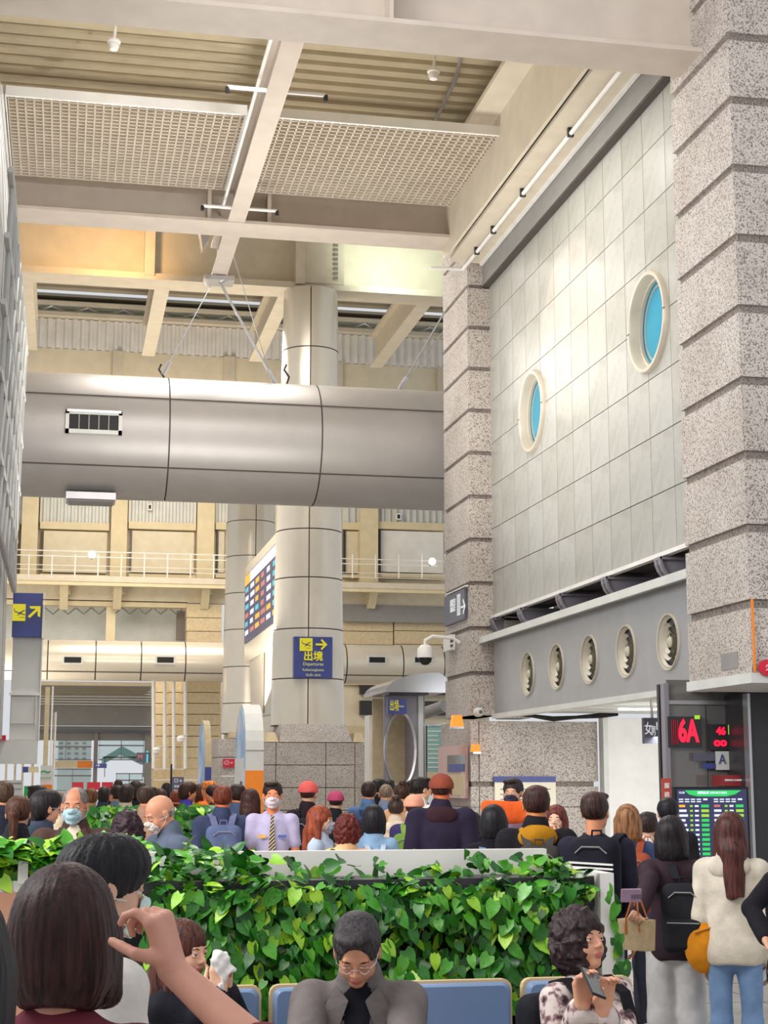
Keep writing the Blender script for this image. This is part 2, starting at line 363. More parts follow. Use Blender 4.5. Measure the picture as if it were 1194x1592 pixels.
for i,(y,z) in enumerate(FC):
    f=wt('fan_grille',(6.6,y,z),['first','second','third','fourth','fifth'][i]+' round cream air grille on the grey fascia counted from the far end','grille','air grilles on the grey fascia')
    MB().lathe([(.285,6.66),(.30,6.58),(.318,6.575),(.325,6.60)],(0,y,z),'x',36,caps=False).build('outer_ring','fan',f,True)
    MB().lathe([(.286,6.595),(.262,6.625),(.268,6.635),(.295,6.61)],(0,y,z),'x',36,caps=False).build('flared_ring','fan',f,True)
    MB().lathe([(.205,6.590),(.172,6.625),(.178,6.632),(.212,6.598)],(0,y,z),'x',30,caps=False).build('middle_ring','fan',f,True)
    MB().lathe([(.130,6.590),(.100,6.622),(.106,6.63),(.137,6.598)],(0,y,z),'x',24,caps=False).build('inner_ring','fan',f,True)
    MB().lathe([(.0,6.585),(.04,6.59),(.062,6.61),(.06,6.64)],(0,y,z),'x',20,caps=True).build('hub','fan',f,True)
    MB().lathe([(0,6.645),(.283,6.645),(.283,6.655)],(0,y,z),'x',30,caps=False).build('gap_shade_disc','dark',f,True)  # dark disc stands for the shade in the gaps between the rings
    m=MB()
    for a in (60,150,240,330):
        c,q=math.cos(rad(a)),math.sin(rad(a)); m.tube([(6.63,y+.05*c,z+.05*q),(6.63,y+.28*c,z+.28*q)],.007,6)
    m.build('cross_bar','fan',f)
# shop ceiling below the fascia, white roller wall, lintel under pillar A
e=wt('ceiling_low',(8.5,20,2.6),'low white panel ceiling with lit fittings under the fascia','ceiling',kind='structure')
box('ceiling_slab','white',6.75,12,15.4,24.1,2.62,2.7,e)
for k in range(8): MB().box(6.8,12,15.6+k*1.07,16.55+k*1.07,2.585,2.62).build('ceiling_panel','whiteG',e)
for i,(x,y) in enumerate(((7.7,18.7),(8.6,20.6),(8.3,22.2),(9.3,19.3))):
    l=box('ceiling_light','lampon',x-.28,x+.28,y-.06,y+.06,2.565,2.59); tag(l,['nearest','second nearest','farthest','widest set'][i]+' bright strip light in the low white ceiling','light')
e=wt('white_screen',(9.4,24.0,0),'tall blank white partition wall beyond the queue','partition',kind='structure')
box('screen_panel','white',8.42,11.9,24.0,24.15,0.55,2.52,e); box('screen_rail','whiteG',8.38,8.46,23.97,24.18,0,2.55,e); box('screen_foot','whiteG',8.42,11.9,24.02,24.12,0,.55,e)
# dark glass front with the queue display
YG=16.0
g=wt('glass_front',(7.4,YG,0),'dark reflective glass front behind the flight screen','shop front',kind='structure')
GX0=aY(1039,1150,YG).x; GX1=aY(1158,1150,YG).x
for x0,x1 in ((GX0,(GX0+GX1)/2-.005),((GX0+GX1)/2+.005,GX1)): MB().box(x0,x1,YG,YG+.03,.05,2.36).build('glass_pane','dglass',g)
box('glass_pane','dglass',GX0,GX1,YG,YG+.03,2.40,2.62,g)
box('back_panel','dark',GX0+.1,9.8,YG+.5,YG+.56,0,2.6,g); box('transom','steel',GX0-.02,GX1,YG-.03,YG+.05,2.36,2.40,g); box('mullion','bracket',GX0-.05,GX0+.0,YG-.05,YG+.06,0,2.58,g)
box('lower_rail','steel',GX0,GX1,YG-.02,YG+.04,0,.06,g)
e=wt('dark_post',(8.2,YG-1,0),'dark steel post at the right end of the glass front','post',kind='structure'); a=aY(1163,1150,YG-.6).x; box('post_face','dark',a+.02,a+.6,YG-.6,YG,0,2.45,e); box('post_edge','steel',a,a+.03,YG-.62,YG-.5,0,2.45,e)
e=wt('lintel',(7,14.5,2.44),'pale ledge under the near granite pillar','lintel',kind='structure'); box('ledge','whiteG',XP-.03,8.6,13.76,15.33,2.46,2.555,e); box('ledge_line','orange',XP+.0,XP+.02,13.755,13.77,2.56,3.25,e)
box('patch','gband',XP-.006,XP+.01,14.1,14.5,2.62,2.78,e)
# ================================================================== STEELWORK AND ROOF
def deck(name,label,x0,x1,y0,y1,z,per=.2,h=.055,m='deck'):
    b=MB(); pts=[]; y=y0
    while y<y1:
        pts+=[(y,z),(y+per*.55,z),(y+per*.62,z+h),(y+per*.93,z+h)]; y+=per
    b.add([(x0,p,q) for p,q in pts]+[(x1,p,q) for p,q in pts],[(i,i+1,len(pts)+i+1,len(pts)+i) for i in range(len(pts)-1)])
    b.box(x0,x1,y0,y1,z+h+.02,z+h+.1)
    o=b.build(name,m); tag(o,label,'ceiling',kind='structure'); return o
deck('ceiling','cream corrugated roof deck over the first bay',-7,6.1,13.5,24.3,11.75,.32,.11)
deck('ceiling','higher corrugated roof deck behind the second cross beam',-7,10,24.3,34,15.2,.25,.07)
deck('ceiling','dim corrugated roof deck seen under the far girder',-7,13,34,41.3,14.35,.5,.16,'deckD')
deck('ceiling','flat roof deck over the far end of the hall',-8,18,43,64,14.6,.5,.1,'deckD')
box('wall_upper','creamW',-7,10,24.35,24.45,11.8,15.3,kind='structure',label='cream riser wall above the second cross beam',category=None) if False else tag(box('wall_upper','creamW',-7,10,24.35,24.45,11.9,15.3),'cream riser wall above the second cross beam','wall',kind='structure')
def ibeam(name,label,ax,a0,a1,c,z,w,h,t=.05,m='beam',extra=()):
    e=wt(name,((a0+a1)/2,c,z) if ax=='x' else (c,(a0+a1)/2,z),label,'beam',kind='structure')
    def bx(n,c0,c1,z0,z1,mm=m):
        if ax=='x': box(n,mm,a0,a1,c0,c1,z0,z1,e)
        else: box(n,mm,c0,c1,a0,a1,z0,z1,e)
    bx('flange',c-w/2,c+w/2,z,z+t); bx('web',c-.02,c+.02,z+t,z+h-t); bx('flange',c-w/2,c+w/2,z+h-t,z+h)
    return e
ibeam('roof_beam','deep near roof beam crossing the top of the view','x',-7,6.38,14.74,9.04,.62,2.7)
st=[e for e in bpy.data.objects if e.name.startswith('roof_beam')][0]
box('stiffener','beam',2.98,3.02,14.45,14.72,9.1,11.6,st)
b2=ibeam('roof_beam','second roof beam crossing under the grating to the granite pillar','x',-7,6.32,24.05,10.2,.66,1.6)
for x in (2.0,2.95): box('stiffener','beam',x-.03,x+.03,23.78,24.03,10.25,10.75,b2)
ibeam('roof_beam','long slim roof beam running away over the middle of the hall','y',15.0,26.75,2.42,10.22,.27,.62,.04)
lb=[e for e in bpy.data.objects if e.name.startswith('roof_beam.002')][0]
MB().tube([(2.2,15.2,10.42),(2.2,23.6,10.42)],.025).build('conduit','white',lb,True)
for y,dx in ((18.9,.55),(23.2,.5)):
    for s in (-1,1):
        o=MB().tube([(2.42+s*.1,y,10.25),(2.42+s*dx*1.15,y,10.25)],.028).tube([(2.42+s*dx*1.15,y,10.25),(2.42+s*dx*1.15,y,10.17)],.03,mi=1).build('sprinkler_pipe',['white','dark'],lb,True)
ep=wt('beam_bracket',(2.42,26.6,10.1),'steel clamp and shoe at the end of the long slim beam','bracket',kind='structure')
MB().box(2.16,2.68,26.4,26.8,10.12,10.2).build('shoe','steel',ep); MB().prism([(2.0,11.2),(2.26,11.2),(2.2,10.75),(2.1,10.6)],'y',26.2,26.5).build('floodlight_bracket','steel',ep)
# girder at the column line
gd=ibeam('girder','deep cream girder lit from below above the round column','x',-7,10,33.85,12.32,.75,2.5,.14,'beamY')
for x in (1.42,4.75,): box('stiffener','beamY',x,x+.22,33.4,33.85,12.4,14.7,gd)
m=MB()
for k in range(16): m.box(5.62,5.70,33.40,33.47,12.55+k*.11,12.62+k*.11)
m.build('bolt','steel',gd)
box('splice_plate','beamY',4.95,5.85,33.45,33.85,12.45,14.6,gd)
for i,(x,lab) in enumerate(((1.0,'short cream hanger bracket over the warm lit girder panel'),(5.1,'short cream hanger bracket over the round column'))):
    k=wt('hanger_bracket',(x,33.0,14.0),lab,'bracket',kind='structure'); MB().prism([(32.2,14.9),(33.4,14.9),(33.4,13.5),(33.1,13.5)],'x',x,x+.3).build('gusset','beamY',k); box('tip','white',x-.4,x-.02,33.0,33.05,14.0,14.06,k)
for i,(x,lab) in enumerate(((-1.15,'cream roof rafter by the far left wall under the girder'),(1.9,'cream roof rafter left of the round column under the girder'),(4.75,'cream roof rafter just behind the round column'),(8.05,'cream roof rafter right of the round column'))):
    ibeam('rafter',lab,'y',34.2,41.0,x,12.6,.34,.9,.07,'beamY')
# hanging upper wall at the end of the bay
YH=42.0
def zH(y,Y=YH,px=300): return aY(px,y,Y).z
h=wt('wall_hanging',(3,YH,9),'upper cream wall of corrugated sheet under the rafters','wall',kind='structure')
box('wall_sheet','creamW',-7,13,YH,YH+.2,9.6,zH(553),h)
b=MB(); pts=[]; x=-7
while x<13:
    pts+=[(x,YH-.02),(x+.08,YH-.02),(x+.11,YH-.09),(x+.19,YH-.09)]; x+=.22
b.add([(p,q,zH(553)) for p,q in pts]+[(p,q,zH(508)) for p,q in pts],[(i,i+1,len(pts)+i+1,len(pts)+i) for i in range(len(pts)-1)]); b.build('corrugated_sheet','white',h)
box('sill_rail','beamY',-7,13,YH-.25,YH+.05,zH(506),zH(500),h); box('head_rail','beamY',-7,13,YH-.25,YH+.05,zH(489),zH(484),h)
box('light_strip','clear',-7,13,YH,YH+.02,zH(500),zH(489),h)
m=MB(); z0,z1=zH(501),zH(489); x=-6.8
while x<12.5:
    m.tube([(x,YH-.1,z0),(x+.45,YH-.1,z1),(x+.9,YH-.1,z0)],.035,6); x+=.95
m.build('lattice_truss','steel',h)
for i,x in enumerate((-5,1.0,4.0,7.0,10)): box('wall_post','beamY',x,x+.3,YH-.12,YH,9.6,zH(553),h)
# egg-crate grating
def grate(lab,x0,x1,y0,y1,z):
    e=wt('ceiling_grating',((x0+x1)/2,y0,z),lab,'grating','white grating panels below the roof deck')
    m=MB(); p=.118; h_=.05; n=int((x1-x0)/p)
    for i in range(n+1): x=x0+i*p; m.box(x-.011,x+.011,y0,y1,z,z+h_)
    for j in range(int((y1-y0)/p)+1): y=y0+j*p; m.box(x0,x1,y-.011,y+.011,z,z+h_)
    tag(m.build('grating_bars','grille',e),kind='stuff')
    f=MB(); f.box(x0-.02,x1+.02,y0-.05,y0,z-.03,z+.11); f.box(x0-.03,x0,y0,y1,z,z+.08); f.box(x1,x1+.03,y0,y1,z,z+.08); f.build('frame','white',e)
grate('white egg-crate grating panel left of the long slim beam',-1.02,2.22,20.75,23.72,10.72)
grate('white egg-crate grating panel right of the long slim beam',2.64,6.0,20.75,23.72,10.72)
grate('white egg-crate grating panel past the left wall edge',-4.4,-1.1,20.75,23.72,10.72)
m=MB().tube([(-4,22.3,11.28),(2.1,22.3,11.28)],.13,14); o=m.build('ceiling_pipe','beamY',None,True); tag(o,'fat cream pipe running above the edge of the left grating','pipe')
o=MB().tube([(2.7,22.3,11.3),(5.8,22.3,11.3)],.09,12).build('ceiling_pipe','beamY',None,True); tag(o,'cream pipe above the edge of the right grating','pipe')
for i,(px,py,lab) in enumerate(((177,70,'small round ceiling camera below the corrugated deck, left of the slim beam'),(674,116,'small round ceiling camera below the corrugated deck, right of the slim beam'))):
    p=aY(px,py,20.2); e=wt('ceiling_camera',p,lab,'camera')
    MB().tube([p+Vector((0,0,.05)),(p.x+.03,p.y,11.75)],.022).build('drop_pipe','white',e,True)
    MB().lathe([(0,-.09),(.055,-.07),(.075,-.02),(.07,.02),(.09,.03),(.09,.06),(0,.08)],p,'z',16,caps=False).build('housing','white',e,True)
p=aY(674,116,20.2); e=wt('conduit_run',p,'thin grey conduit from the right ceiling camera to the side beam','conduit')
MB().tube([(p.x-.1,20.2,11.66),(5.2,20.2,11.66),(5.30,21.0,11.6),(5.25,22.9,11.4)],.028).build('conduit','gband',e,True)
# ================================================================== SILVER DUCT
TY,TZ,TR=27.5,7.47,1.09
d=wt('silver_duct',(3,TY,TZ-TR),'large silver round duct with black seams crossing the hall','duct')
xs=[-8,-4.1,-1.0,1.62,4.25,6.85,9.4]
def arc(x0,x1,r=TR,a0=0,a1=2*math.pi,n=48): return MB().lathe([(r,x0),(r,x1)],(0,TY,TZ),'x',n,caps=False)
for a,b_ in zip(xs[:-1],xs[1:]): arc(a+.012,b_-.012).build('duct_panel','metal',d,True)
arc(-8,9.4,TR-.02).build('duct_core','seam',d,True)
for ang in (218,152):
    q=rad(ang); y,z=TY+TR*math.cos(q),TZ+TR*math.sin(q); MB().tube([(-8,y,z),(9.4,y,z)],.014,6).build('seam_line','seam',d)
v=aY(146,657,TY-TR)
f=MB(); f.box(v.x-.47,v.x+.47,TY-TR-.05,TY-TR+.12,v.z-.20,v.z-.13); f.box(v.x-.47,v.x+.47,TY-TR-.05,TY-TR+.12,v.z+.13,v.z+.20); f.box(v.x-.47,v.x-.41,TY-TR-.05,TY-TR+.12,v.z-.2,v.z+.2); f.box(v.x+.41,v.x+.47,TY-TR-.05,TY-TR+.12,v.z-.2,v.z+.2)
vt=f.build('air_vent','whiteG',d); box('vent_recess','black',v.x-.41,v.x+.41,TY-TR-.01,TY-TR+.1,v.z-.13,v.z+.13,vt)
for k in range(1,5): 
    x=v.x-.41+.164*k; MB().box(x-.01,x+.01,TY-TR-.04,TY-TR,v.z-.13,v.z+.13).build('blade','gband',vt)
box('vent_lip','steel',v.x-.45,v.x+.45,TY-TR-.08,TY-TR-.03,v.z+.16,v.z+.2,vt)
p=aY(141,774,TY-.2); e=wt('duct_lamp',p,'flat grey fitting hanging under the silver duct','lamp'); box('lamp_body','steel',p.x-.42,p.x+.42,TY-.5,TY+.1,p.z-.07,p.z+.05,e); box('lamp_lens','gband',p.x-.38,p.x+.38,TY-.45,TY+.05,p.z-.10,p.z-.07,e)
def cable(a,b_,lab,r=.018,turn=True):
    a,b_=Vector(a),Vector(b_); e=wt('cable',b_,lab,'cable'); MB().tube([a,b_],r,6).build('rod','chrome',e)
    if turn:
        t=b_+(a-b_)*.16; t2=b_+(a-b_)*.02; MB().tube([t,t2],.04,8).build('turnbuckle','chrome',e,True)
cable((2.45,26.6,10.12),aY(430,600,TY-.2),'bright steel tie rod from the slim beam down to the middle of the duct',.025)
cable(aY(355,372,27),aY(425,600,TY+.2),'thin dark tie cable beside the bright tie rod',.008,False)
cable(aY(330,440,27),aY(252,585,TY),'faint tie rod from the slim beam down to the left of the duct',.01)
cable(aY(700,470,26.35),aY(619,608,TY),'steel tie rod beside the granite pillar, upper one',.018)
cable(aY(700,500,26.4),aY(622,606,TY+.1),'steel tie rod beside the granite pillar, lower one',.01,False)
for px in (18,250,445):
    p=aY(px,596,TY); e=wt('duct_hook',p,'small dark hook on top of the duct at '+{18:'the left wall',250:'its left seam',445:'its middle seam'}[px],'hook'); MB().tube([p+Vector((0,0,-.05)),p+Vector((.05,0,.12)),p+Vector((-.04,0,.25)),p+Vector((.0,0,.35))],.02,6).build('hook_rod','dark',e,True)
# ================================================================== ROUND COLUMNS
def column(lab,cx,cy,zb,zt_,rb,rt,zj,ang):
    e=wt('round_column',(cx,cy,zb),lab,'column',kind='structure')
    r=lambda z:rb+(rt-rb)*(z-zb)/(zt_-zb)
    MB().lathe([(r(zb)-.02,zb),(r(zt_)-.02,zt_-.05)],(cx,cy,0),'z',40).build('column_core','seam',e,True)
    zj=[zb]+zj+[zt_]
    g=.012
    for a,b_ in zip(zj[:-1],zj[1:]):
        for k in range(2):
            a0=ang+k*math.pi; a1=a0+math.pi; dg=g/r(a)
            MB().lathe([(r(a),a+g),(r(b_),b_-g)],(cx,cy,0),'z',20,caps=False,a0=a0+dg,a1=a1-dg).build('cladding_sheet','metalL',e,True)
    return e
C1=(5.15,33.8)
c1=column('tall round clad column carrying the blue departures sign',C1[0],C1[1],2.66,12.33,.80,.60,[aY(480,y,33).z for y in (1054,976,896,820,700,615,534)],rad(-98))
C2=(5.45,47.5)
c2=column('round clad column farther back behind the flight board',C2[0],C2[1],2.85,12.0,.82,.70,[aY(380,y,46.8).z for y in (1093,1036,978,921,863,808,740)],rad(-85))
# granite base of column 1
e=wt('column_base',(5.3,33.8,0),'speckled granite block at the foot of the tall round column','plinth',kind='structure')
X0,X1=aY(412,1200,32.6).x,aY(570,1200,32.6).x
for k in range(5):
    z0=k*.46
    for a,b_ in ((X0,X0+.22),(X0+.23,(X0+X1)/2+.2),((X0+X1)/2+.21,X1-.25),(X1-.24,X1)):
        MB().box(a,b_-.005,32.6,35.0,z0,z0+.445).build('stone_block','granite',e)
zt2=2.30
MB().rings([[(X0+.3,32.62,zt2),(X1-.3,32.62,zt2),(X1-.3,35,zt2),(X0+.3,35,zt2)],[(X0+.38,32.95,2.68),(X1-.38,32.95,2.68),(X1-.38,34.8,2.68),(X0+.38,34.8,2.68)]]).build('sloped_cap','granite',e)
for a in (X0+.02,X1-.28): MB().rings([[(a,32.62,2.3),(a+.26,32.62,2.3),(a+.26,34.9,2.3),(a,34.9,2.3)],[(a+.06,32.8,2.5),(a+.2,32.8,2.5),(a+.2,34.8,2.5),(a+.06,34.8,2.5)]]).build('corner_cap','graniteS',e)
e=wt('column_base',(5.4,46.5,0),'granite block at the foot of the farther round column','plinth',kind='structure')
for k in range(5): MB().box(4.45,6.9,46.3,48.6,k*.54,k*.54+.52).build('stone_block','granite',e)
box('block_cap','graniteS',4.8,6.6,46.45,48.4,2.7,2.88,e)
# ================================================================== FAR END OF THE HALL
YF=60.0
FLOORED=('panel_face','panel_edge','post_shaft','totem_body','orange_field','board_leg','panel_leg','poster_leg','wall_post')
def fb(name,m,px0,px1,py0,py1,Y,dep,parent,**k):   # a box whose front face fills the given rectangle at depth Y
    a=aY(px0,py1,Y); b_=aY(px1,py0,Y); c=aY((px0+px1)/2,py1,Y).z; d_=aY((px0+px1)/2,py0,Y).z
    if name in FLOORED and py1>=1228: c=0
    o=MB().box(a.x,b_.x,Y,Y+dep,c,d_).build(name,m,parent); tag(o,**k); return o
f=wt('wall_far',(4,YF,0),'cream far wall with columns, blinds and a stone lower part','wall',kind='structure')
fb('wall_sheet','creamW',-150,760,740,930,YF+.4,.2,f)
for a,b_ in ((30,62),(170,200),(305,335),(560,588)): fb('wall_column','cream',a,b_,740,912,YF-.3,.7,f)
for a,b_ in ((-60,30),(62,170),(200,305),(335,352),(533,560),(588,692)):
    A=aY(a,800,YF); B=aY(b_,800,YF); zb=aY(a,812,YF).z; zt_=aY(a,740,YF).z; x=A.x; pts=[]
    while x<B.x: pts+=[(x,YF+.05),(x+.09,YF+.05),(x+.13,YF-.05),(x+.22,YF-.05)]; x+=.26
    if len(pts)<4: continue
    m=MB(); m.add([(p,q,zb) for p,q in pts]+[(p,q,zt_) for p,q in pts],[(i,i+1,len(pts)+i+1,len(pts)+i) for i in range(len(pts)-1)]); m.build('corrugated_sheet','whiteG',f)
    fb('window_head','cream',a,b_,812,823,YF-.1,.4,f)
    fb('roller_blind','creamW' if b_<400 or a<560 else 'white',a+4,b_-3,826,890,YF+.1,.05,f)
    fb('window_reveal','dark',a+1,a+4,824,895,YF+.0,.3,f); fb('sill','cream',a,b_,893,898,YF-.1,.4,f)
# gallery with railing
g=wt('gallery',(4,YF-1.6,6.9),'cream maintenance gallery along the far wall','gallery',kind='structure')
fb('gallery_deck','beamY',-150,760,899,908,YF-1.8,1.6,g); fb('deck_edge','cream',-150,760,908,914,YF-1.75,.2,g)
fb('wall_band','creamW',-150,760,914,938,YF-.4,.3,g)
for px in (100,184,322,585): 
    p=aY(px,905,YF-1.7); MB().prism([(YF-1.7,p.z),(YF-.4,p.z),(YF-.4,p.z-.9),(YF-.7,p.z-.9)],'x',p.x-.15,p.x+.15).build('gallery_bracket','cream',g)
    fb('bracket_pad','cream',px-10,px+10,906,924,YF-1.0,.5,g)
rl=wt('gallery_railing',(4,YF-1.8,7.0),'thin white railing along the far gallery','railing')
for py in (862,870,884,891):
    a=aY(-120,py,YF-1.8); b_=aY(740,py,YF-1.8); z=aY(300,py,YF-1.8).z; MB().tube([(a.x,YF-1.8,z),(b_.x,YF-1.8,z)],.022 if py<880 else .014,6).build('rail','white',rl)
px=-100
while px<740:
    p=aY(px,899,YF-1.8); q=aY(px,862,YF-1.8).z; MB().tube([(p.x,p.y,p.z),(p.x,p.y,q)],.028,6).build('baluster','white',rl); px+=36
# stone lower wall, glazed recess
s=wt('wall_far_lower',(4,YF,0),'cream stone lower far wall with a glazed recess','wall',kind='structure')
for px0,px1 in ((290,345),(533,692)):
    for k in range(14):
        y0=940+k*21
        if px0==533 and k in(6,7,8): continue
        fb('stone_block','graniteS',px0,(px0+px1)//2-1 if px0==533 else px1,y0,y0+20,YF-.6 if px0==290 else YF-.2,.8,s)
        if px0==533: fb('stone_block','graniteS',(px0+px1)//2+1,px1+60,y0,y0+20,YF-.2,.8,s)
fb('translucent_band','gband',533,760,942,968,YF-.5,.2,s)
fb('vent_recess','dark',560,760,1066,1080,YF-.3,.3,s); fb('vent_recess','dark',560,760,1090,1112,YF-.3,.3,s)
fb('wall_sheet','creamW',533,760,1060,1130,YF-.05,.3,s)
fb('recess_back','whiteG',-100,292,938,1000,YF+1.5,.2,s); fb('recess_head','cream',-100,292,932,941,YF-.4,.5,s)
for px in (172,): fb('recess_post','cream',px-8,px+8,940,1000,YF-.3,.3,s)
fb('recess_screen','joint',274,292,950,995,YF+.6,.2,s)
# lattice inside the recess
m=MB()
for k in range(9):
    p=aY(70+k*24,945,YF+.2); q=aY(82+k*24,955,YF+.2); r_=aY(94+k*24,945,YF+.2); m.tube([p,q,r_],.03,5)
m.build('recess_truss','steel',s)
# small duct
TY2=53; z0,z1=aY(300,995,TY2-.8).z,aY(300,1058,TY2-.8).z; r2=(z0-z1)/2; zc=(z0+z1)/2
d2=wt('small_duct',(4,TY2,zc-r2),'smaller cream round duct with vents crossing the far end','duct')
def seg(px0,px1):
    a=aY(px0,1025,TY2-r2).x; b_=aY(px1,1025,TY2-r2).x; MB().lathe([(r2,a+.02),(r2,b_-.02)],(0,TY2,zc),'x',32,caps=False).build('duct_panel','metalL',d2,True)
cuts=[-200,-60,74,149,220,289,360,430,540,628,692,760,830]
for a,b_ in zip(cuts[:-1],cuts[1:]): seg(a,b_)
a=aY(-200,1025,TY2-r2).x; b_=aY(830,1025,TY2-r2).x; MB().lathe([(r2-.02,a),(r2-.02,b_)],(0,TY2,zc),'x',32,caps=False).build('duct_core','seam',d2,True)
box('seam_line','seam',a,b_,TY2-r2-.0,TY2-r2+.4,zc-r2*.55-.02,zc-r2*.55+.02,d2) if False else MB().tube([(a,TY2-r2*.8,zc-r2*.61),(b_,TY2-r2*.8,zc-r2*.61)],.02,6).build('seam_line','seam',d2)
for px in (113,257,586,657):
    v=aY(px,1026,TY2-r2); fr=box('air_vent','whiteG',v.x-.33,v.x+.33,TY2-r2-.04,TY2-r2+.1,v.z-.14,v.z+.14,d2); box('vent_recess','black',v.x-.27,v.x+.27,TY2-r2-.05,TY2-r2,v.z-.09,v.z+.09,fr)
# entrance end: deck, fascia, windows, doors
YD=66.
en=wt('entrance_wall',(0,YD,0),'grey entrance end wall with windows over the doors','wall',kind='structure')
fb('shade_slab','deckD',60,238,1060,1066,YF-1,6,en)
for k in range(9): fb('ceiling_slat','deckD',40,236,1062+k*4.2,1065+k*4.2,YF+.5+k*.6,.4,en)
fb('fascia_panel','gband',40,238,1098,1128,YD-.8,.3,en); fb('fascia_panel','gband',40,238,1129,1138,YD-.6,.3,en)
fb('blue_beam','slate',40,238,1135,1139,YD-.9,.2,en); fb('fascia_panel','gband',40,238,1139,1151,YD-.4,.3,en)
for a,b_ in ((142,153),(222,240)): fb('wall_post','gband',a,b_,1138,1300,YD-.6,.5,en)
for i,(x0,x1,y0,y1) in enumerate(((83,142,1150,1182),(153,224,1148,1182),(83,142,1195,1230),(180,222,1202,1232))):
    lab=['upper window over the entrance with the apartment view','upper window over the entrance with the teal gable view','pink poster window beside the entrance','glass entrance doors under the gable window'][i]
    w=wt('window_%d'%(i+3) if i<3 else 'door_1',aY(x0,y1,YD),lab,'window' if i<3 else 'door',kind='structure')
    fb('window_glass','clear',x0,x1,y0,y1,YD,.03,w)
    for (a,b_,c_,d_) in ((x0,x1,y0,y0+1.5),(x0,x1,y1-1.5,y1),(x0,x0+1.5,y0,y1),(x1-1.5,x1,y0,y1),((x0+x1)/2-1 if i!=0 else 101,(x0+x1)/2+1 if i!=0 else 103,y0,y1),(x0,x1,y0+10,y0+12)): fb('window_bar','gband',a,b_,c_,d_,YD-.1,.1,w)
fb('rose_poster','red',83,142,1206,1232,YD+.2,.05,en) if False else None
YO=85.
o=wt('gable_roof',aY(190,1180,YO),'teal gabled canopy seen outside through the entrance window','canopy')
p=[aY(160,1178,YO),aY(190,1160,YO),aY(224,1178,YO)]
MB().prism([(p[0].x,p[0].z),(p[1].x,p[1].z),(p[2].x,p[2].z),(p[2].x,p[2].z-.35),(p[1].x,p[1].z-.4),(p[0].x,p[0].z-.35)],'y',YO,YO+3).build('gable_sheet',new('teal_sheet','#7fa8a0',.5)[0],o)
fb('tie_beam','gband',160,224,1176,1179,YO,.4,o)
for px in (162,222): fb('canopy_post','gband',px,px+2,1178,1208,YO,.3,o)
o=wt('apartment_block',aY(110,1182,120),'pale apartment block outside beyond the entrance','building')
fb('wall','white',86,142,1150,1288,120,8,o)
for r_ in range(4):
    for c_ in range(4): fb('window','gband',92+c_*12,98+c_*12,1154+r_*8,1157+r_*8,119.9,.2,o)
ex=fb('ground_outside','gband',-200,800,1206.2,1207.2,140,.2,None) if False else None
gp=box('ground_outside','whiteG',-60,60,66.5,160,-.25,-.05); tag(gp,'pale paving outside the entrance','ground',kind='structure')
fb('awning_panel','orange',120,144,1183,1194,YD-1.2,.2,en); fb('awning_panel','cream',82,120,1183,1194,YD-1.2,.2,en)
for a,b_ in ((112,130),(135,156),(158,176)):
    q=fb('red_banner','red',a,b_,1216,1228,YD-3,.05,None,label='dark pink banner panel by the entrance, '+{112:'left one',135:'middle one',158:'right one'}[a],cat='banner',group='pink banners by the entrance')
# far signs
def sign(px0,px1,py0,py1,Y,lab,items,m='blue',dep=.06,cat='sign'):
    e=wt('hanging_sign',aY((px0+px1)/2,py1,Y),lab,cat); fb('sign_board',m,px0,px1,py0,py1,Y,dep,e)
    for body,px,py,hpx,wpx,mm in items:
        p=aY(px,py,Y-.012); sc=Y/F*1.02; 
        text(body,hpx*sc*1.3,p,mm,e,w=wpx*sc)
    return e
sign(212,235,1170,1185,50,'small dark double sign hanging by the entrance post',[('♿',218,1177,9,6,'ledpink'),('🚹',229,1177,9,6,'ledcyan')] if False else [('M',218,1177,7,6,'ledpink'),('i',229,1177,7,3,'ledcyan')],'slate')
sign(145,166,1187,1194,52,'tiny blue sign beside the orange awning',[('→',152,1190,5,6,'signwhite')],'blue')
sign(267.5,286,1208,1233,24,'dark slate sign with an arrow on the tall post',[('□→',277,1214,7,11,'signwhite'),('停車場',277,1223,4,12,'signwhite'),('Parking',277,1229,3,12,'signwhite')],'slate')
e=wt('info_post',aY(265,1260,24)*1,'black metal post left of the slate arrow sign','post'); fb('post_shaft','black',263,268,1188,1300,24.0,.06,e)
e=wt('red_sign',aY(356,1186,44),'small red rounded sign on the granite by the far column','sign'); fb('sign_board','red',347,366,1180,1193,46.2,.11,e); text('⊘ ←',.2,aY(356,1186,46.18),'signwhite',e,w=.26,h=.12)
# stone pilasters and pipes left of column 2
s=wt('wall_pilasters',(2.5,YF-6,0),'stone pilasters with silver pipes beside the entrance hall','wall',kind='structure')
for (a,b_,Y) in ((238,262,56),(262,285,55),(285,344,54)):
    for k in range(15): fb('stone_block','graniteS',a,b_-1,1060+k*17,1076+k*17,Y,1.2,s)
for px in (239,256,270,288):
    e=wt('wall_pipe',aY(px,1230,53.6),{239:'first',256:'second',270:'third',288:'fourth'}[px]+' silver pipe from the left on the stone pilasters','pipe'); a=aY(px,1060,53.7); b_=aY(px,1195,53.7); MB().tube([a,b_],.06,8).build('pipe','white',e,True)
for px,py in ((281,1148),(243,1166)):
    p=aY(px,py,52.8); e=wt('wall_camera',p,'small dark camera on the pilasters, '+('upper one' if py<1150 else 'lower one'),'camera'); MB().lathe([(0,-.16),(.12,-.1),(.14,.02),(.1,.08),(0,.1)],p,'z',12,caps=False).build('housing','white',e,True); MB().tube([p+Vector((0,0,.08)),p+Vector((.25,.6,.12))],.03,6).build('arm','white',e)

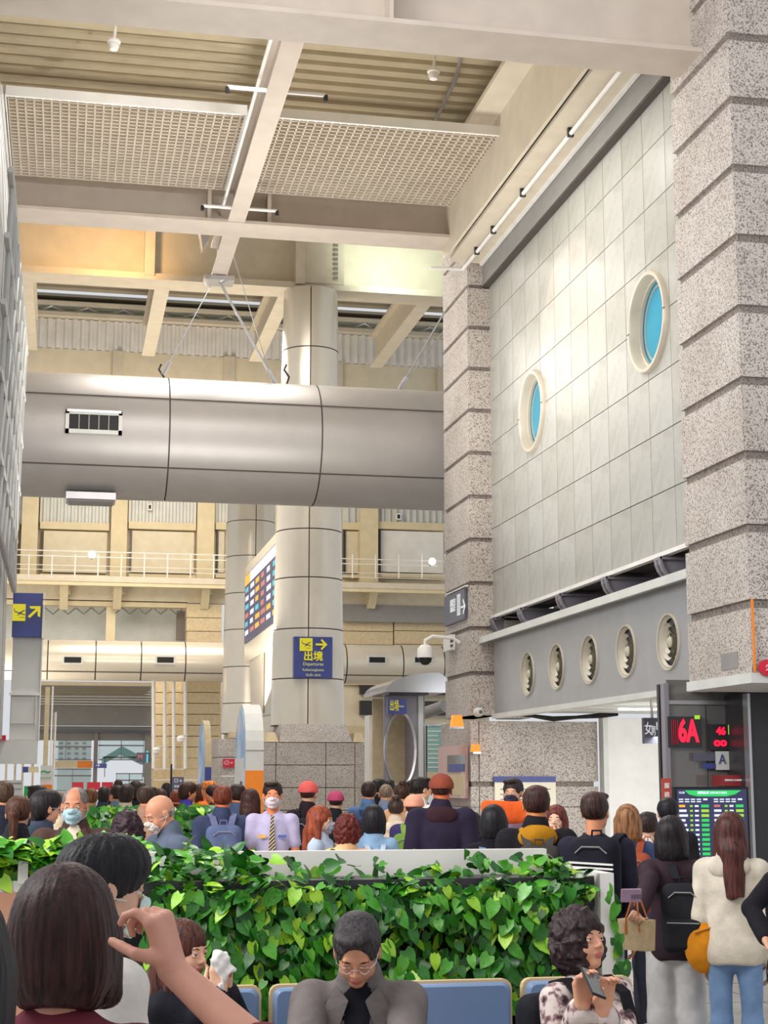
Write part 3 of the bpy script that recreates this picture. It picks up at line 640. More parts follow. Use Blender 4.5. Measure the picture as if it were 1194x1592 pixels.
for px,py,l in ((143,862,'small bright lamp on the far gallery railing near the left pier'),(672,873,'small bright lamp on the far gallery beside the granite pillar')):
    c=aY(px,py,YF-2.2); e=wt('gallery_lamp',c,l,'lamp'); MB().lathe([(0,-.14),(.11,-.09),(.14,0),(.11,.09),(0,.14)],c,'y',14,caps=False).build('lamp_lens','lampon',e,True); MB().tube([c+Vector((0,.05,0)),c+Vector((0,.4,-.1))],.04,6).build('lamp_bracket','steel',e)
for px,py,l in ((233,788,'small white speaker box high on the far wall left of the columns'),(620,803,'small white speaker box high on the far wall right of the columns')):
    e=wt('wall_speaker',aY(px,py+6,YF-.3),l,'speaker'); fb('speaker_body','white',px-4,px+4,py-5,py+5,YF-.25,.25,e); fb('speaker_mesh','black',px-2,px+2,py-3,py+3,YF-.27,.02,e)
# ================================================================== LEFT SIDE
def fbx(name,m,px0,px1,py0,py1,Y,dep,parent): return fb(name,m,px0,px1,py0,py1,Y,dep,parent)
e=wt('wall_left',(-1.2,17,1.8),'pale clad pier with a bowed edge at the far left','wall',kind='structure')
prof=[aY(x,y,20) for x,y in ((-12,-30),(-4,60),(4,170),(13,300),(20,400),(24,480),(26,560),(22,640),(16,780),(11,900),(8,1020),(3,1150))]
poly=[(p.x,p.z) for p in prof]+[(-3.6,poly_z) for poly_z in (prof[-1].z,prof[0].z)]
MB().prism(poly,'y',13,20).build('pier_cladding','pier',e)
for k in range(5):
    y=14.2+k*1.2; MB().prism([(a+.004,b_) for a,b_ in [(p.x,p.z) for p in prof]]+[(prof[-1].x-.1,prof[-1].z),(prof[0].x-.1,prof[0].z)],'y',y,y+.015).build('joint_line','gband',e)
m=MB(); xl=-.74
zt1,zb1=aY(20,520,19).z,aY(14,905,19).z
for k in range(-3,9):
    for s in (-1,1):
        y0=15.2+k*.8; a=(xl+.1,y0,zb1); n=8
        y1=y0+s*2.6
        if min(y0,y1)<13.5 or max(y0,y1)>20: continue
        m.tube([(xl+.09,y0,zb1),(xl+.13,y1,zt1)],.03,6)
for k in range(6):
    z=zb1+(zt1-zb1)*k/5; m.tube([(xl+.09+.04*k/5,13.6,z),(xl+.09+.04*k/5,19.9,z)],.03,6)
for k in range(8): m.tube([(xl+.09,14+k*.8,zb1),(xl+.13,14+k*.8,zt1)],.03,6)
m.build('lattice','pier',e)
e=wt('sign_cabinet',(-.5,20.4,1.75),'white hanging cabinet with a blue departures sign on top, by the left pier','cabinet')
fb('sign_board','blue',18,67,922,990,20.3,.14,e); fb('sign_edge','white',67,70,920,992,20.25,.2,e)
fb('pictogram_panel','yellow',19,40,939,965,20.27,.03,e); p=aY(30,953,20.25); plane_icon(p,.17,e); p=aY(54,951,20.26); arrow(p,.2,'yellow',e,ang=45)
fb('cabinet_body','whiteG',14,65,990,1150,20.4,.5,e); fb('cabinet_edge','white',61,65,992,1152,20.37,.05,e); fb('cabinet_rail','white',14,62,1077,1081,20.36,.05,e); fb('inset_panel','whiteG',16,55,1083,1125,20.38,.04,e); fb('inset_frame','white',54,57,1081,1127,20.36,.05,e)
fb('cabinet_base','whiteG',-60,58,1150,1187,20.3,.6,e); fb('red_corner','red',-6,9,1143,1151,20.2,.1,e)
e=wt('beige_panel_post',aY(73,1190,27),'tall beige panel standing behind the white cabinet','panel'); fb('panel_face','graniteS',65,78,1068,1230,27,.3,e); fb('panel_edge','white',78,81,1067,1230,26.98,.3,e)
e=wt('beige_panel_post',aY(83,1190,32),'shorter beige panel just right of the tall beige one','panel'); fb('panel_face','graniteS',81,84,1108,1230,32,.3,e); fb('panel_edge','white',84,86,1107,1230,31.98,.3,e)
e=wt('poster_totem',aY(71,1260,19),'white and orange poster totem with a small bird emblem','totem'); fb('totem_body','white',60,84,1190,1285,19,.1,e); fb('orange_field','orange',62,81,1220,1285,18.97,.04,e)
text('~',.14,aY(71,1199,18.95),'green',e,w=.11); text('自然保育',.05,aY(71,1210,18.95),'green',e,w=.12); fb('picture_patch','whiteG',64,68,1227,1233,18.95,.02,e); fb('picture_patch','whiteG',71,78,1230,1235,18.95,.02,e)
e=wt('notice_board',aY(20,1260,17),'pale grey notice board at the far left behind the queue','board'); fb('board_face','whiteG',6,35,1213,1245,17,.05,e); fb('board_lines','gband',9,33,1217,1219,16.99,.01,e); fb('board_lines','gband',9,33,1226,1227,16.99,.01,e); fb('board_leg','steel',18,21,1245,1330,17,.05,e)
e=wt('green_panel',aY(42,1260,16),'small green panel behind the ponytail woman','panel'); fb('panel_face','green',36,48,1222,1262,16,.05,e); fb('panel_leg','steel',41,43,1262,1330,16.01,.03,e)
e=wt('counter_sign',aY(45,1200,30),'small blue and cream overhead sign near the left pier','sign'); fb('sign_board','cream',44,60,1192,1201,30,.1,e); fb('sign_end','blue',35,44,1192,1201,30,.1,e); fb('hanger','steel',50,51,1120,1192,30,.05,e)
for px in (8,22,34,50): 
    e=wt('service_post',aY(px,1250,33),{8:'first',22:'second',34:'third',50:'fourth'}[px]+' cream post from the left under the white cabinet','post'); fb('post_shaft','graniteS',px-4,px+4,1150,1290,33+px*.02,.4,e)
# ================================================================== FLIGHT BOARD between the columns
XB=4.75; a=aX(383,890,XB); b_=aX(383,1000,XB); Y1=a.y; Y0=35.2; z1,z0=a.z,b_.z
e=wt('flight_board',(XB,Y0,z0),'large flight board angled between the two round columns','flight board')
box('board_housing','metalL',XB,XB+.5,Y0,Y1+.15,z0-.52,z1+.16,e); box('screen','leddark',XB-.03,XB,Y0+.1,Y1,z0,z1-.12,e)
box('title_band','ledwhite',XB-.035,XB,Y0+.1,Y1-1.2,z1-.40,z1-.14,e); box('title_tag','ledorange',XB-.036,XB,Y1-1.2,Y1-.05,z1-.40,z1-.14,e)
mb={k:MB() for k in ('ledwhite','ledcyan','ledorange','ledpink','ledpurple')}
ks=list(mb); cols=['ledcyan','ledwhite','ledorange','ledpink','ledwhite','ledcyan']
zz=z1-.55; 
while zz>z0+.12:
    for c_ in range(6):
        y=Y1-.2-c_*(Y1-Y0-.4)/6; w=(Y1-Y0)/6*R.uniform(.45,.75); k=cols[c_] if R.random()<.7 else R.choice(ks)
        mb[k].box(XB-.036,XB-.03,y-w,y,zz-.05,zz+.07)
    zz-=.23
for k,v_ in mb.items(): tag(v_.build('screen_rows',k,e),kind='stuff')
MB().prism([(Y0+.4,z0-.5),(Y1-.6,z0-.5),(Y1-1.2,z0-2.0),(Y0+.2,z0-2.1)],'x',XB+.05,XB+.32).build('support_fin','metalL',e)
box('support_gap','seam',XB+.03,XB+.05,(Y0+Y1)/2-.3,(Y0+Y1)/2-.27,z0-2.0,z0-.5,e); box('support_post','metalL',XB+.1,XB+.3,Y0+.5,Y0+.9,0,z0-1.9,e)
# departures sign on column 1
ys_=C1[1]-.85; e=wt('departures_sign',aY(487,1054,ys_),'blue departures sign with yellow arrow on the tall round column','sign')
fb('sign_board','blue',457,517,990,1054,ys_,.25,e); fb('pictogram_panel','yellow',466,486,992,1012,ys_-.015,.02,e)
sc=ys_/2480
plane_icon(aY(476,1002,ys_-.03),.24,e); arrow(aY(500,1002,ys_-.02),.25,'yellow',e)
text('出境',.26,aY(487,1021,ys_-.02),'yellow',e,w=.40,bold=.006); text('Departures',.1,aY(487,1032.5,ys_-.02),'signcream',e,w=.43); text('ผู้โดยสารขาออก' if False else 'Keberangkatan',.1,aY(487,1041.5,ys_-.02),'signcream',e,w=.45); text('Xuất cảnh',.1,aY(487,1049.5,ys_-.02),'signcream',e,w=.32)
# totems with arched tops
def totem(px0,px1,ptop,pxl,Y,lab,fc,lc,rest):
    a=aY(px0,ptop,Y); b_=aY(px1,ptop,Y); yb=aX(pxl,1200,a.x).y; e=wt('arched_totem',(a.x,Y,0),lab,'totem')
    r=(yb-Y)/2; zs=a.z-r*1.05; arcp=[(Y+r-r*math.cos(t),zs+r*1.05*math.sin(t)) for t in [math.pi*k/14 for k in range(15)]]
    MB().prism([(Y,0)]+arcp+[(yb,0)],'x',a.x,b_.x).build('totem_body',fc,e)
    MB().prism([(Y+.06,.1)]+[(Y+r-(r-.06)*math.cos(t),zs+(r-.05)*1.05*math.sin(t)) for t in [math.pi*k/14 for k in range(15)]]+[(yb-.06,.1)],'x',a.x-.012,a.x+.01).build('picture_panel',lc,e)
    rest(e,a,b_,Y,yb,zs)
m_,nt,bb=new('sky_picture','#7aa6d8',.4); n=noise(nt,1.6,4); r_=ramp(nt,n.outputs[0],[(.35,'#4f86cc'),(.52,'#9fc3e4'),(.66,'#e9dfe6')]); nt.links.new(r_.outputs[0],bb.inputs['Base Color']); M['skypic']=m_
def r1(e,a,b_,Y,yb,zs):
    box('orange_front','orange',a.x+.0,b_.x,Y-.012,Y,0,1.68,e); box('front_joint','gband',a.x,b_.x,Y-.006,Y,1.95,1.96,e)
    box('text_panel','white',a.x-.02,a.x-.01,Y+.15,yb-.08,.9,1.85,e)
    for k in range(3): text('旅遊資訊',.12,(a.x-.025,Y+.3+k*.3,1.5-.1*k),'slate',e,face='-x',w=.24)
totem(383,411,1092,366,22.0,'tall arched totem with a sky picture in front of the column base','whiteG','skypic',r1)
def r2_(e,a,b_,Y,yb,zs): box('blue_front','blue',a.x,b_.x,Y-.012,Y,0,zs-.1,e)
totem(320,330,1118,308,29.0,'smaller arched totem with a blue front, farther back','graniteS','skypic',r2_)
# ================================================================== STEEL KIOSK
YK=28.5
e=wt('steel_kiosk',aY(640,1300,YK)*1,'steel security kiosk with rounded roof and tall oval opening','kiosk')
a=aY(597,1200,YK).x; b_=aY(650,1200,YK).x; z1=aY(620,1080,YK).z
fr=box('front_plate','bracket',a,b_,YK,YK+.06,0,z1,e)
bm=bmesh.new(); cx=aY(622,1150,YK).x; cz=aY(622,1165,YK).z
bmesh.ops.create_cone(bm,cap_ends=True,segments=32,radius1=.26,radius2=.26,depth=1,matrix=Matrix.Translation((cx,YK,cz))@Matrix.Diagonal((1,1,2.5,1))@Matrix.Rotation(math.pi/2,4,'X')); me=bpy.data.meshes.new('cutter'); bm.to_mesh(me); bm.free(); k=bpy.data.objects.new('cutter',me); COL.objects.link(k)
md=fr.modifiers.new('b','BOOLEAN'); md.object=k; md.solver='EXACT'; bpy.context.view_layer.update(); fr.data=bpy.data.meshes.new_from_object(fr.evaluated_get(bpy.context.evaluated_depsgraph_get())); fr.modifiers.clear(); bpy.data.objects.remove(k)
MB().rings([[(cx+(.26+w)*math.cos(t),YK-d_,cz+(.65+w)*math.sin(t)) for w,d_ in ((0,0),(.05,.0),(.04,.05),(0,.04))] for t in [2*math.pi*k/32 for k in range(33)]],caps=False).build('opening_rim','steel',e,True)
box('back_plate','graniteS',a+.1,b_+.3,YK+1.6,YK+1.65,0,z1,e); box('side_post','whiteG',b_,b_+.09,YK-.05,YK+.05,0,z1+.05,e); box('side_panel','bracket',b_+.1,b_+.13,YK,YK+1.6,0,z1,e); box('glass_screen','clear',a,b_,YK-.12,YK-.1,0,1.25,e)
rp=[(a-.06,z1+.02)]+[(a-.06+.95*(1-math.cos(t)),z1+.04+.34*math.sin(t)) for t in [rad(x) for x in range(8,95,12)]]+[(a+1.06,z1+.30),(a+1.10,z1+.12),(a+1.06,z1+.02)]
MB().prism(rp,'y',YK-.5,YK+1.7).build('rounded_roof','steel',e,False)
box('roof_gutter','dark',a,b_+.1,YK-.45,YK-.02,z1-.02,z1+.03,e)
ss=fb('sign_board','blue',603,632,1087,1110,YK-.35,.1,e); text('出境',.2,aY(613,1098,YK-.37),'yellow',ss,w=.16,h=.2); text('Gate',.06,aY(624,1098,YK-.37),'signcream',ss,w=.1)
e=wt('wall_telephone',aY(583,1200,30),'white panel with a black wall telephone left of the steel kiosk','telephone'); fb('panel_face','white',574,596,1112,1300,30.6,.5,e); fb('telephone_body','dark',583,590,1168,1172,30.5,.1,e); MB().tube([aY(590,1170,30.48),aY(594,1180,30.45),aY(593,1192,30.45),aY(589,1197,30.48)],.015,6).build('telephone_cord','dark',e,True)
e=wt('teal_board',aY(676,1200,27),'teal glass information board between the kiosk and the granite pillar','board'); fb('board_face',new('teal_board','#8fb9b3',.2)[0],663,690,1129,1200,27,.05,e); fb('board_frame','steel',660,692,1124,1129,26.98,.08,e); fb('board_leg','steel',662,664,1129,1300,27,.05,e)
for k in range(9): fb('text_line','white',665,688-(k*7)%8,1136+k*7,1137.6+k*7,26.99,.01,e)
e=wt('pipe_rail',aY(640,1100,31),'grey pipe rail sloping behind the steel kiosk','pipe'); MB().tube([aY(575,1136,33),aY(600,1130,32.2),aY(690,1098,31)],.12,10).build('rail_tube','gband',e,True); q_=aY(640,1114,31.6); MB().tube([(q_.x,q_.y,0),(q_.x,q_.y,q_.z)],.05,8).build('rail_post','steel',e)
# ================================================================== THINGS ON PILLAR B
XF=XP-.01
def fx(name,m,px0,px1,py0,py1,X,dep,parent):   # box on a receding face X = const; rectangle measured in the photograph
    p=aX(px0,py0,X); q=aX(px1,py0,X); z1=aX((px0+px1)/2,py0,X).z; z0=aX((px0+px1)/2,py1,X).z
    o=MB().box(X-dep,X,min(p.y,q.y),max(p.y,q.y),z0,z1).build(name,m,parent); return o
e=wt('restroom_sign',aX(710,975,XF),'slate sign with white arrow and lift symbol on the far granite pillar','sign')
fx('sign_board','slate',694,726,922,968,XF,.04,e); box('sign_rim','white',XF-.045,XF-.0,24.3,25.7,aX(710,920,XF).z,aX(710,918,XF).z,e)
text('盥洗室',.14,aX(704,943,XF-.05),'signwhite',e,face='-x',w=.36,h=.22); text('▥',.2,aX(713,943,XF-.05),'signwhite',e,face='-x',w=.2,h=.34); arrow(aX(720,943,XF-.05),.3,'signwhite',e,face='-x',th=.1)
e=wt('wall_socket_box',aX(703,1010,XF),'small white junction box with two black holes on the far granite pillar','box')
fx('box_body','white',698,708,988,1012,XF,.1,e); fx('socket_hole','black',701,704,994,999,XF-.1,.01,e); fx('socket_hole','black',701,704,1002,1006,XF-.1,.01,e)
dm=aY(661,1015,24.9); e=wt('dome_camera',dm,'white dome camera on a curved arm beside the far granite pillar','camera')
MB().tube([(XF,24.9,dm.z+.17),(XF-.12,24.9,dm.z+.25),(dm.x+.12,24.9,dm.z+.27),(dm.x,24.9,dm.z+.2),(dm.x,24.9,dm.z+.1)],.03,8).build('arm','white',e,True)
MB().lathe([(0,.14),(.07,.13),(.125,.07),(.13,-.06),(.13,-.08),(0,-.08)],dm,'z',20,caps=False).build('housing','white',e,True); MB().lathe([(.11,-.08),(.10,-.14),(.05,-.19),(0,-.2)],dm,'z',20,caps=False).build('dome','black',e,True)
e=wt('call_cabinet',aX(710,1235,6.26),'glass display cabinet with pinkish frame on the side of the granite block','cabinet')
fx('cabinet_frame',new('pink_frame','#c9a8a2',.4)[0],692,728,1160,1240,6.27,.12,e); fx('cabinet_glass','dglass',696,724,1174,1200,6.15,.01,e); fx('cabinet_notice','blue',698,722,1188,1200,6.14,.006,e); fx('cabinet_notice','graniteS',698,722,1204,1236,6.15,.006,e)
for px,py,l in ((710,1121,'orange warning lamp above the display cabinet'),(739,1163,'orange warning lamp at the corner of the granite block')):
    Y=24.1; p=aY(px,py,Y); e=wt('warning_lamp',p,l,'lamp'); w_=.09 if py<1150 else .06; MB().rings([[(p.x-w_,Y-.1,p.z-w_),(p.x+w_,Y-.1,p.z-w_),(p.x+w_,Y+.08,p.z-w_),(p.x-w_,Y+.08,p.z-w_)],[(p.x-w_*.7,Y-.08,p.z+w_),(p.x+w_*.7,Y-.08,p.z+w_),(p.x+w_*.7,Y+.08,p.z+w_),(p.x-w_*.7,Y+.08,p.z+w_)]]).build('lamp_lens',M.setdefault('lampO',emit('lamp_orange','#ff9020',1.2)),e); box('lamp_base','steel',p.x-w_,p.x+w_,Y-.1,Y+.14,p.z-w_-.03,p.z-w_,e)
p=aY(745,1107,24.1); e=wt('sensor_dome',p,'small white oval sensor under the far granite pillar','sensor'); MB().lathe([(0,24.0),(.05,24.02),(.075,24.08),(.075,24.2)],(p.x,0,p.z),'y',18,caps=False).build('sensor_body','whiteG',e,True); MB().lathe([(0,23.99),(.03,24.01)],(p.x,0,p.z),'y',12,caps=False).build('sensor_lens','slate',e,True)
m=MB()
for k in range(4): m.tube([(6.9+k*.05,23.9,2.56),(7.5,23.8,2.50-.01*k),(8.3,23.85,2.53+.01*k),(8.6,23.9,2.57)],.03,6)
o=m.build('cable_bundle','black',None,True); tag(o,'loose black cables lying along the top of the granite block','cable')
# poster on the granite block
e=wt('wall_notice',aY(817,1290,24.17),'cream notice with blue header on the granite block','poster'); fb('notice_sheet',new('cream_sheet','#efe9d2',.6)[0],770,864,1216,1292,24.16,.03,e); fb('notice_header','blue',768,864,1207,1216,24.15,.04,e)
for k in range(7): fb('text_line','gband',778,856-(k*11)%22,1226+k*8,1227.6+k*8,24.155,.006,e)
# hanging gate sign
e=wt('gate_sign',aY(1016,1155,19.5),'slate hanging sign with white lift and person symbols before the white partition','sign'); fb('sign_board','slate',1002,1028,1116,1156,19.5,.08,e); fb('hanger','steel',1013,1015,1085,1116,19.52,.04,e)
text('女',.2,aY(1008,1134,19.48),'signwhite',e,w=.1,h=.16); text('男',.15,aY(1016,1137,19.48),'signwhite',e,w=.06,h=.12); text('♿',.2,aY(1024,1129,19.48),'signwhite',e,w=.06,h=.1)
# queue number display and others on the dark glass
YQ=YG-.04
e=wt('gate_display',aY(1066,1160,YQ),'red lit 6A display on the dark glass front','display'); fb('display_case','dark',1040,1090,1114,1162,YQ-.03,.05,e)
text('6A',.3,aY(1070,1138,YQ-.04),'ledred',e,w=.235,h=.255,bold=.012); fb('green_sticker','ledlime',1081,1088,1112,1118,YQ-.05,.02,e)
m=MB()
for k in range(4):
    p=aY(1044+k*3,1138,YQ-.04); m.box(p.x,p.x+.006,p.y-.003,p.y,p.z-.13,p.z+.13)
m.build('unlit_segments','red',e)
e=wt('ticket_display',aY(1120,1166,YQ),'small framed red number display right of the 6A','display'); fb('display_case','dark',1104,1137,1126,1166,YQ-.03,.05,e); fb('yellow_edge','ledlime',1133,1137,1127,1142,YQ-.04,.01,e)
text('46',.1,aY(1121,1137,YQ-.04),'ledred',e,w=.11,h=.09,bold=.006); text('00',.1,aY(1120,1156,YQ-.04),'ledred',e,w=.15,h=.07,bold=.006)
e=wt('door_notice',aY(1123,1196,YQ),'white sheet with a blue letter taped on the dark glass','poster'); fb('notice_sheet','whiteG',1113,1133,1168,1197,YQ-.02,.01,e); text('A',.1,aY(1123,1181,YQ-.03),'blue',e,w=.08,h=.1)
e=wt('glass_label',aY(1097,1183,YQ),'long dark blue label on the glass under the number display','label'); fb('label_board','slate',1078,1112,1170,1183,YQ-.02,.01,e); fb('label_board','slate',1134,1154,1168,1183,YQ-.02,.01,e); fb('label_strip','blue',1093,1113,1187,1195,YQ-.02,.01,e)
e=wt('red_reflection',aY(1142,1222,YQ),'dark red reflection in the glass above the flight screen, built as a panel with pale lettering','sign'); fb('sign_board',new('dark_red','#8f2e33',.4)[0],1122,1165,1205,1222,YQ-.3,.25,e); text('SERVICE COUNTER',.05,aY(1143,1213,YQ-.32),'signwhite',e,w=.23)  # reflection in the dark glass, modelled as a solid red panel
e=wt('card_reader',aY(1160,1165,YQ),'dark wall handset on the glass front right of the number display','handset'); fb('reader_body','black',1155,1168,1135,1164,YQ-.06,.05,e); fb('reader_side','dark',1153,1156,1136,1168,YQ-.07,.04,e)
e=wt('fire_sign',aY(1192,1050,13.7),'round red sign at the right edge below the near pillar','sign'); p=aY(1194,1038,13.7); MB().lathe([(0,13.68),(.075,13.69),(.08,13.74)],(p.x,0,p.z),'y',24,caps=False).build('sign_disc','red',e,True); text('火',.08,(p.x,13.67,p.z),'signwhite',e)
# flight screen
YS=13.2
e=wt('flight_screen',aY(1105,1500,YS),'bright standing flight screen with green header at the right','screen'); A=aY(1052,1227,YS); B=aY(1160,1227,YS); zt3=A.z; H_=.98
box('screen_case','black',A.x-.02,B.x+.02,YS,YS+.07,zt3-H_-.03,zt3+.02,e); box('screen_panel','leddark',A.x,B.x,YS-.006,YS,zt3-H_,zt3,e); box('screen_stand','dark',A.x+.2,B.x-.2,YS+.02,YS+.06,0,zt3-H_,e); box('stand_foot','dark',A.x+.05,B.x-.05,YS-.2,YS+.3,0,.03,e)
w=B.x-A.x
m=MB(); m.prism([(A.x+.07,zt3-.01),(B.x-.05,zt3-.01),(B.x-.11,zt3-.045),(B.x-.19,zt3-.062),(A.x+.19,zt3-.062),(A.x+.11,zt3-.045)],'y',YS-.009,YS-.006); m.build('green_header','ledgreen',e)
text('國際航班 DEPARTURES',.04,((A.x+B.x)/2,YS-.012,zt3-.032),'ledwhite',e,w=w*.42); text('15:50',.03,(A.x+.04,YS-.012,zt3-.03),'ledwhite',e,w=.05)
rows={k:MB() for k in ('ledwhite','ledgreen','ledlime','ledorange','ledpink')}
for h2 in range(2):
    x0=A.x+.015+h2*w/2
    for k in range(4):
        for q in range(2): rows['ledwhite'].box(x0+k*.055,x0+k*.055+.04,YS-.009,YS-.006,zt3-.092-.02*q,zt3-.082-.02*q)
    rows['ledwhite'].box(x0+.225,x0+.265,YS-.009,YS-.006,zt3-.095,zt3-.08)
    for r_ in range(20):
        z=zt3-.145-r_*.041
        k='ledorange' if (r_==0 and h2==0) or (r_==8 and h2) else ('ledpink' if r_==0 else 'ledwhite')
        rows[k].box(x0,x0+.055+(r_%3)*.012,YS-.009,YS-.006,z-.009,z+.011)
        rows['ledlime'].box(x0+.10,x0+.125,YS-.009,YS-.006,z-.008,z+.008); rows['ledwhite'].box(x0+.145,x0+.18,YS-.009,YS-.006,z-.008,z+.008)
        rows['ledlime' if r_ in (1,2) else 'ledgreen'].box(x0+.205,x0+.275,YS-.009,YS-.006,z-.012,z+.012)
for k,v_ in rows.items(): tag(v_.build('screen_rows',k,e),kind='stuff')
e=wt('red_poster_strip',aY(1038,1280,15.5),'narrow red poster with white letters left of the flight screen','poster'); fb('poster_sheet',new('brick_red','#b5493c',.5)[0],1031,1043,1210,1262,15.6,.03,e); text('服',.06,aY(1037,1222,15.58),'signwhite',e); text('務',.06,aY(1037,1236,15.58),'signwhite',e); text('台',.06,aY(1037,1250,15.58),'signwhite',e); fb('poster_leg','dark',1036,1038,1262,1500,15.62,.02,e)
# ================================================================== PLANTERS
def leaf_mesh(i):
    w=(.40,.46,.36)[i]; f=(.05,.09,.03)[i]
    vs=[(0,0,0),(0,.34,-f),(0,.70,-f*.8),(0,1.0,-.16),(-w*.62,-.14,.05),(-w,.16,.05),(-w*.86,.48,.02),(-w*.42,.80,-.06),(w*.62,-.14,.05),(w,.16,.05),(w*.86,.48,.02),(w*.42,.80,-.06)]
    fs=[(0,1,5,4),(1,2,6,5),(2,7,6),(2,3,7),(0,8,9,1),(1,9,10,2),(2,10,11),(2,11,3)]
    return vs,fs
LV=[leaf_mesh(i) for i in range(3)]; LM=[]
for i in range(3):
    for mk in ('leafD','leafM','leafL'):
        me=bpy.data.meshes.new('leaf'); me.from_pydata(LV[i][0],[],LV[i][1]); me.materials.append(M[mk]); me.polygons.foreach_set('use_smooth',[True]*8); LM.append(me)
def leaf_matrix(p,size,dirv,nrm):
    y=Vector(dirv).normalized(); z=Vector(nrm); z=(z-y*z.dot(y)).normalized(); x=y.cross(z)
    m=Matrix((x,y,z)).transposed().to_4x4(); return Matrix.Translation(p)@m@Matrix.Diagonal((size,size,size,1))
def foliage(parent,pts,nind,size,pm=(.5,.36,.14)):
    """pts: list of (pos, dir, normal, depth); the front ones become leaf objects"""
    pts=sorted(pts,key=lambda t:t[3]); V=np.array([LV[i][0] for i in range(3)]); inv=Matrix.Translation(-WC[parent.name])
    st={0:[],1:[],2:[]}
    for k,(p,d,n,_) in enumerate(pts):
        mt=leaf_matrix(Vector(p),size*R.uniform(.7,1.25),d,n); c=R.random(); ci=0 if c<pm[0] else (1 if c<pm[0]+pm[1] else 2); vi=R.randrange(3)
        if k<nind:
            o=bpy.data.objects.new('leaf',LM[vi*3+ci]); COL.objects.link(o); o.parent=parent; o.matrix_basis=inv@mt
        else: st[ci].append((vi,np.array(mt)))
    for j,(ci,l) in enumerate(st.items()):
        if not l: continue
        vs=[];fs=[]
        for vi,mt in l:
            o0=len(vs); v=V[vi]@mt[:3,:3].T+mt[:3,3]; vs+=v.tolist(); fs+=[tuple(q+o0 for q in f) for f in LV[vi][1]]
        b=MB(); b.v=vs; b.f=fs; b.m=[0]*len(fs); me=bpy.data.meshes.new('foliage'); me.from_pydata(vs,[],fs); me.materials.append(M[('leafD','leafM','leafL')[ci]]); me.polygons.foreach_set('use_smooth',[True]*len(fs))
        o=bpy.data.objects.new('foliage',me); COL.objects.link(o); o.parent=parent; o.matrix_parent_inverse=inv; o['kind']='stuff'
def rn(a,b): return R.uniform(a,b)
# front planter
YP=6.95; xa=aY(228,1400,YP).x; xb=aY(938,1400,YP).x
p1=wt('front_planter',((xa+xb)/2,YP+.1,0),'long front planter screen covered in trailing heart-leaved ivy behind the seats','planter')
box('trough','dark',xa-.1,xb-.02,YP+.06,YP+.32,1.02,1.15,p1); box('back_board','black',xa-.1,xb-.02,YP+.30,YP+.33,.05,1.05,p1)
box('white_ledge','white',xa-.1,aY(850,1340,YP+.36).x,YP+.36,YP+.42,.05,1.262,p1)
box('end_board','white',xb-.02,xb+.045,YP-.02,YP+.42,.02,1.17,p1)
for k in range(5):
    x=xa+.1+(xb-xa-.2)*k/4; box('frame_post',M.setdefault('brown',plain('brown_metal','#4a342c',.5)),x-.018,x+.018,YP+.10,YP+.14,.0,1.1,p1)
for z in (.42,.80): box('frame_rail','brown',xa-.05,xb-.05,YP+.10,YP+.13,z,z+.025,p1)
for z in (.30,.38,.46):
    for k in range(4):
        x=xa+.15+(xb-xa-.3)*(k+.5)/4
        if z<.4: MB().lathe([(.10,z),(.125,z+.2),(.12,z+.2),(0,z+.19)],(x+.14,YP+.2,0),'z',16,caps=False).build('plant_pot','yellow' if k==2 else 'leafL' if k==9 else 'orange' if False else 'brown',p1,True)
yp=box('yellow_panel',plain('ochre_panel','#c9a63a',.6),aY(638,1500,YP).x,aY(662,1500,YP).x,YP+.12,YP+.28,.68,.80,p1)
pts=[]
def front_leaves(n,x0,x1,Y,z0,z1,dp,dens=None):
    for _ in range(n):
        x=rn(x0,x1); z=z0+(z1-z0)*R.random()**.8
        if dens and R.random()>dens(x,z): continue
        dpth=rn(0,dp); d=Vector((rn(-1.,1.),rn(-.7,.1),-1)); nn=Vector((rn(-.9,.9),-1,rn(-.2,1.3)))
        pts.append(((x,Y+dpth,z),d,nn,dpth))
def dens(x,z):
    px=228+(x-xa)/(xb-xa)*710; dd=1.
    if 560<px<730 and .78<z<.96: dd=.35
    if 600<px<700 and z<.72: dd=.35
    if px>900 and z<.8: dd=.45
    if px<300 and z<.9: dd=.5
    return dd
front_leaves(2100,xa,xb-.07,YP-.06,.60,1.12,.18,dens)
for _ in range(420):   # leaves breaking over the trough and the white ledge
    x=rn(xa,xb-.07); pts.append(((x,YP+rn(-.05,.35),rn(1.06,1.155)),Vector((rn(-1,1),rn(-1,.1),rn(-.5,.7))),Vector((rn(-.4,.4),rn(-.9,-.1),1)),rn(.02,.3)))
for _ in range(210):
    x=rn(xa,xa+(xb-xa)*.25) if R.random()<.75 else rn(xb-.30,xb-.08); pts.append(((x,YP+rn(0,.35),rn(1.12,1.20+.07*(x<(xa+xb)/2))),Vector((rn(-1,1),rn(-1,.1),rn(-.2,.8))),Vector((rn(-.4,.4),rn(-.9,-.1),1)),rn(.0,.12)))
for _ in range(80):
    x=rn(xa,xb-.1); pts.append(((x,YP+rn(.15,.33),rn(1.16,1.24)),Vector((rn(-1,1),rn(-1,-.2),rn(-.8,.6))),Vector((rn(-.5,.5),-1,rn(0,1))),rn(0,.08)))
for _ in range(28): # sprays down the white end board
    pts.append(((xb+rn(-.01,.07),YP+rn(-.06,.0),rn(.5,1.15)),Vector((rn(-.7,.7),-.2,-1)),Vector((rn(-.5,.5),-1,.2)),rn(0,.1)))
foliage(p1,pts,300,.068)
m=MB()
for _ in range(60):
    x=rn(xa,xb-.1); z=rn(.7,1.1); m.tube([(x,YP+.1,z),(x+rn(-.05,.05),YP+.02,z-.1),(x+rn(-.1,.1),YP+.05,z-.25)],.004,4)
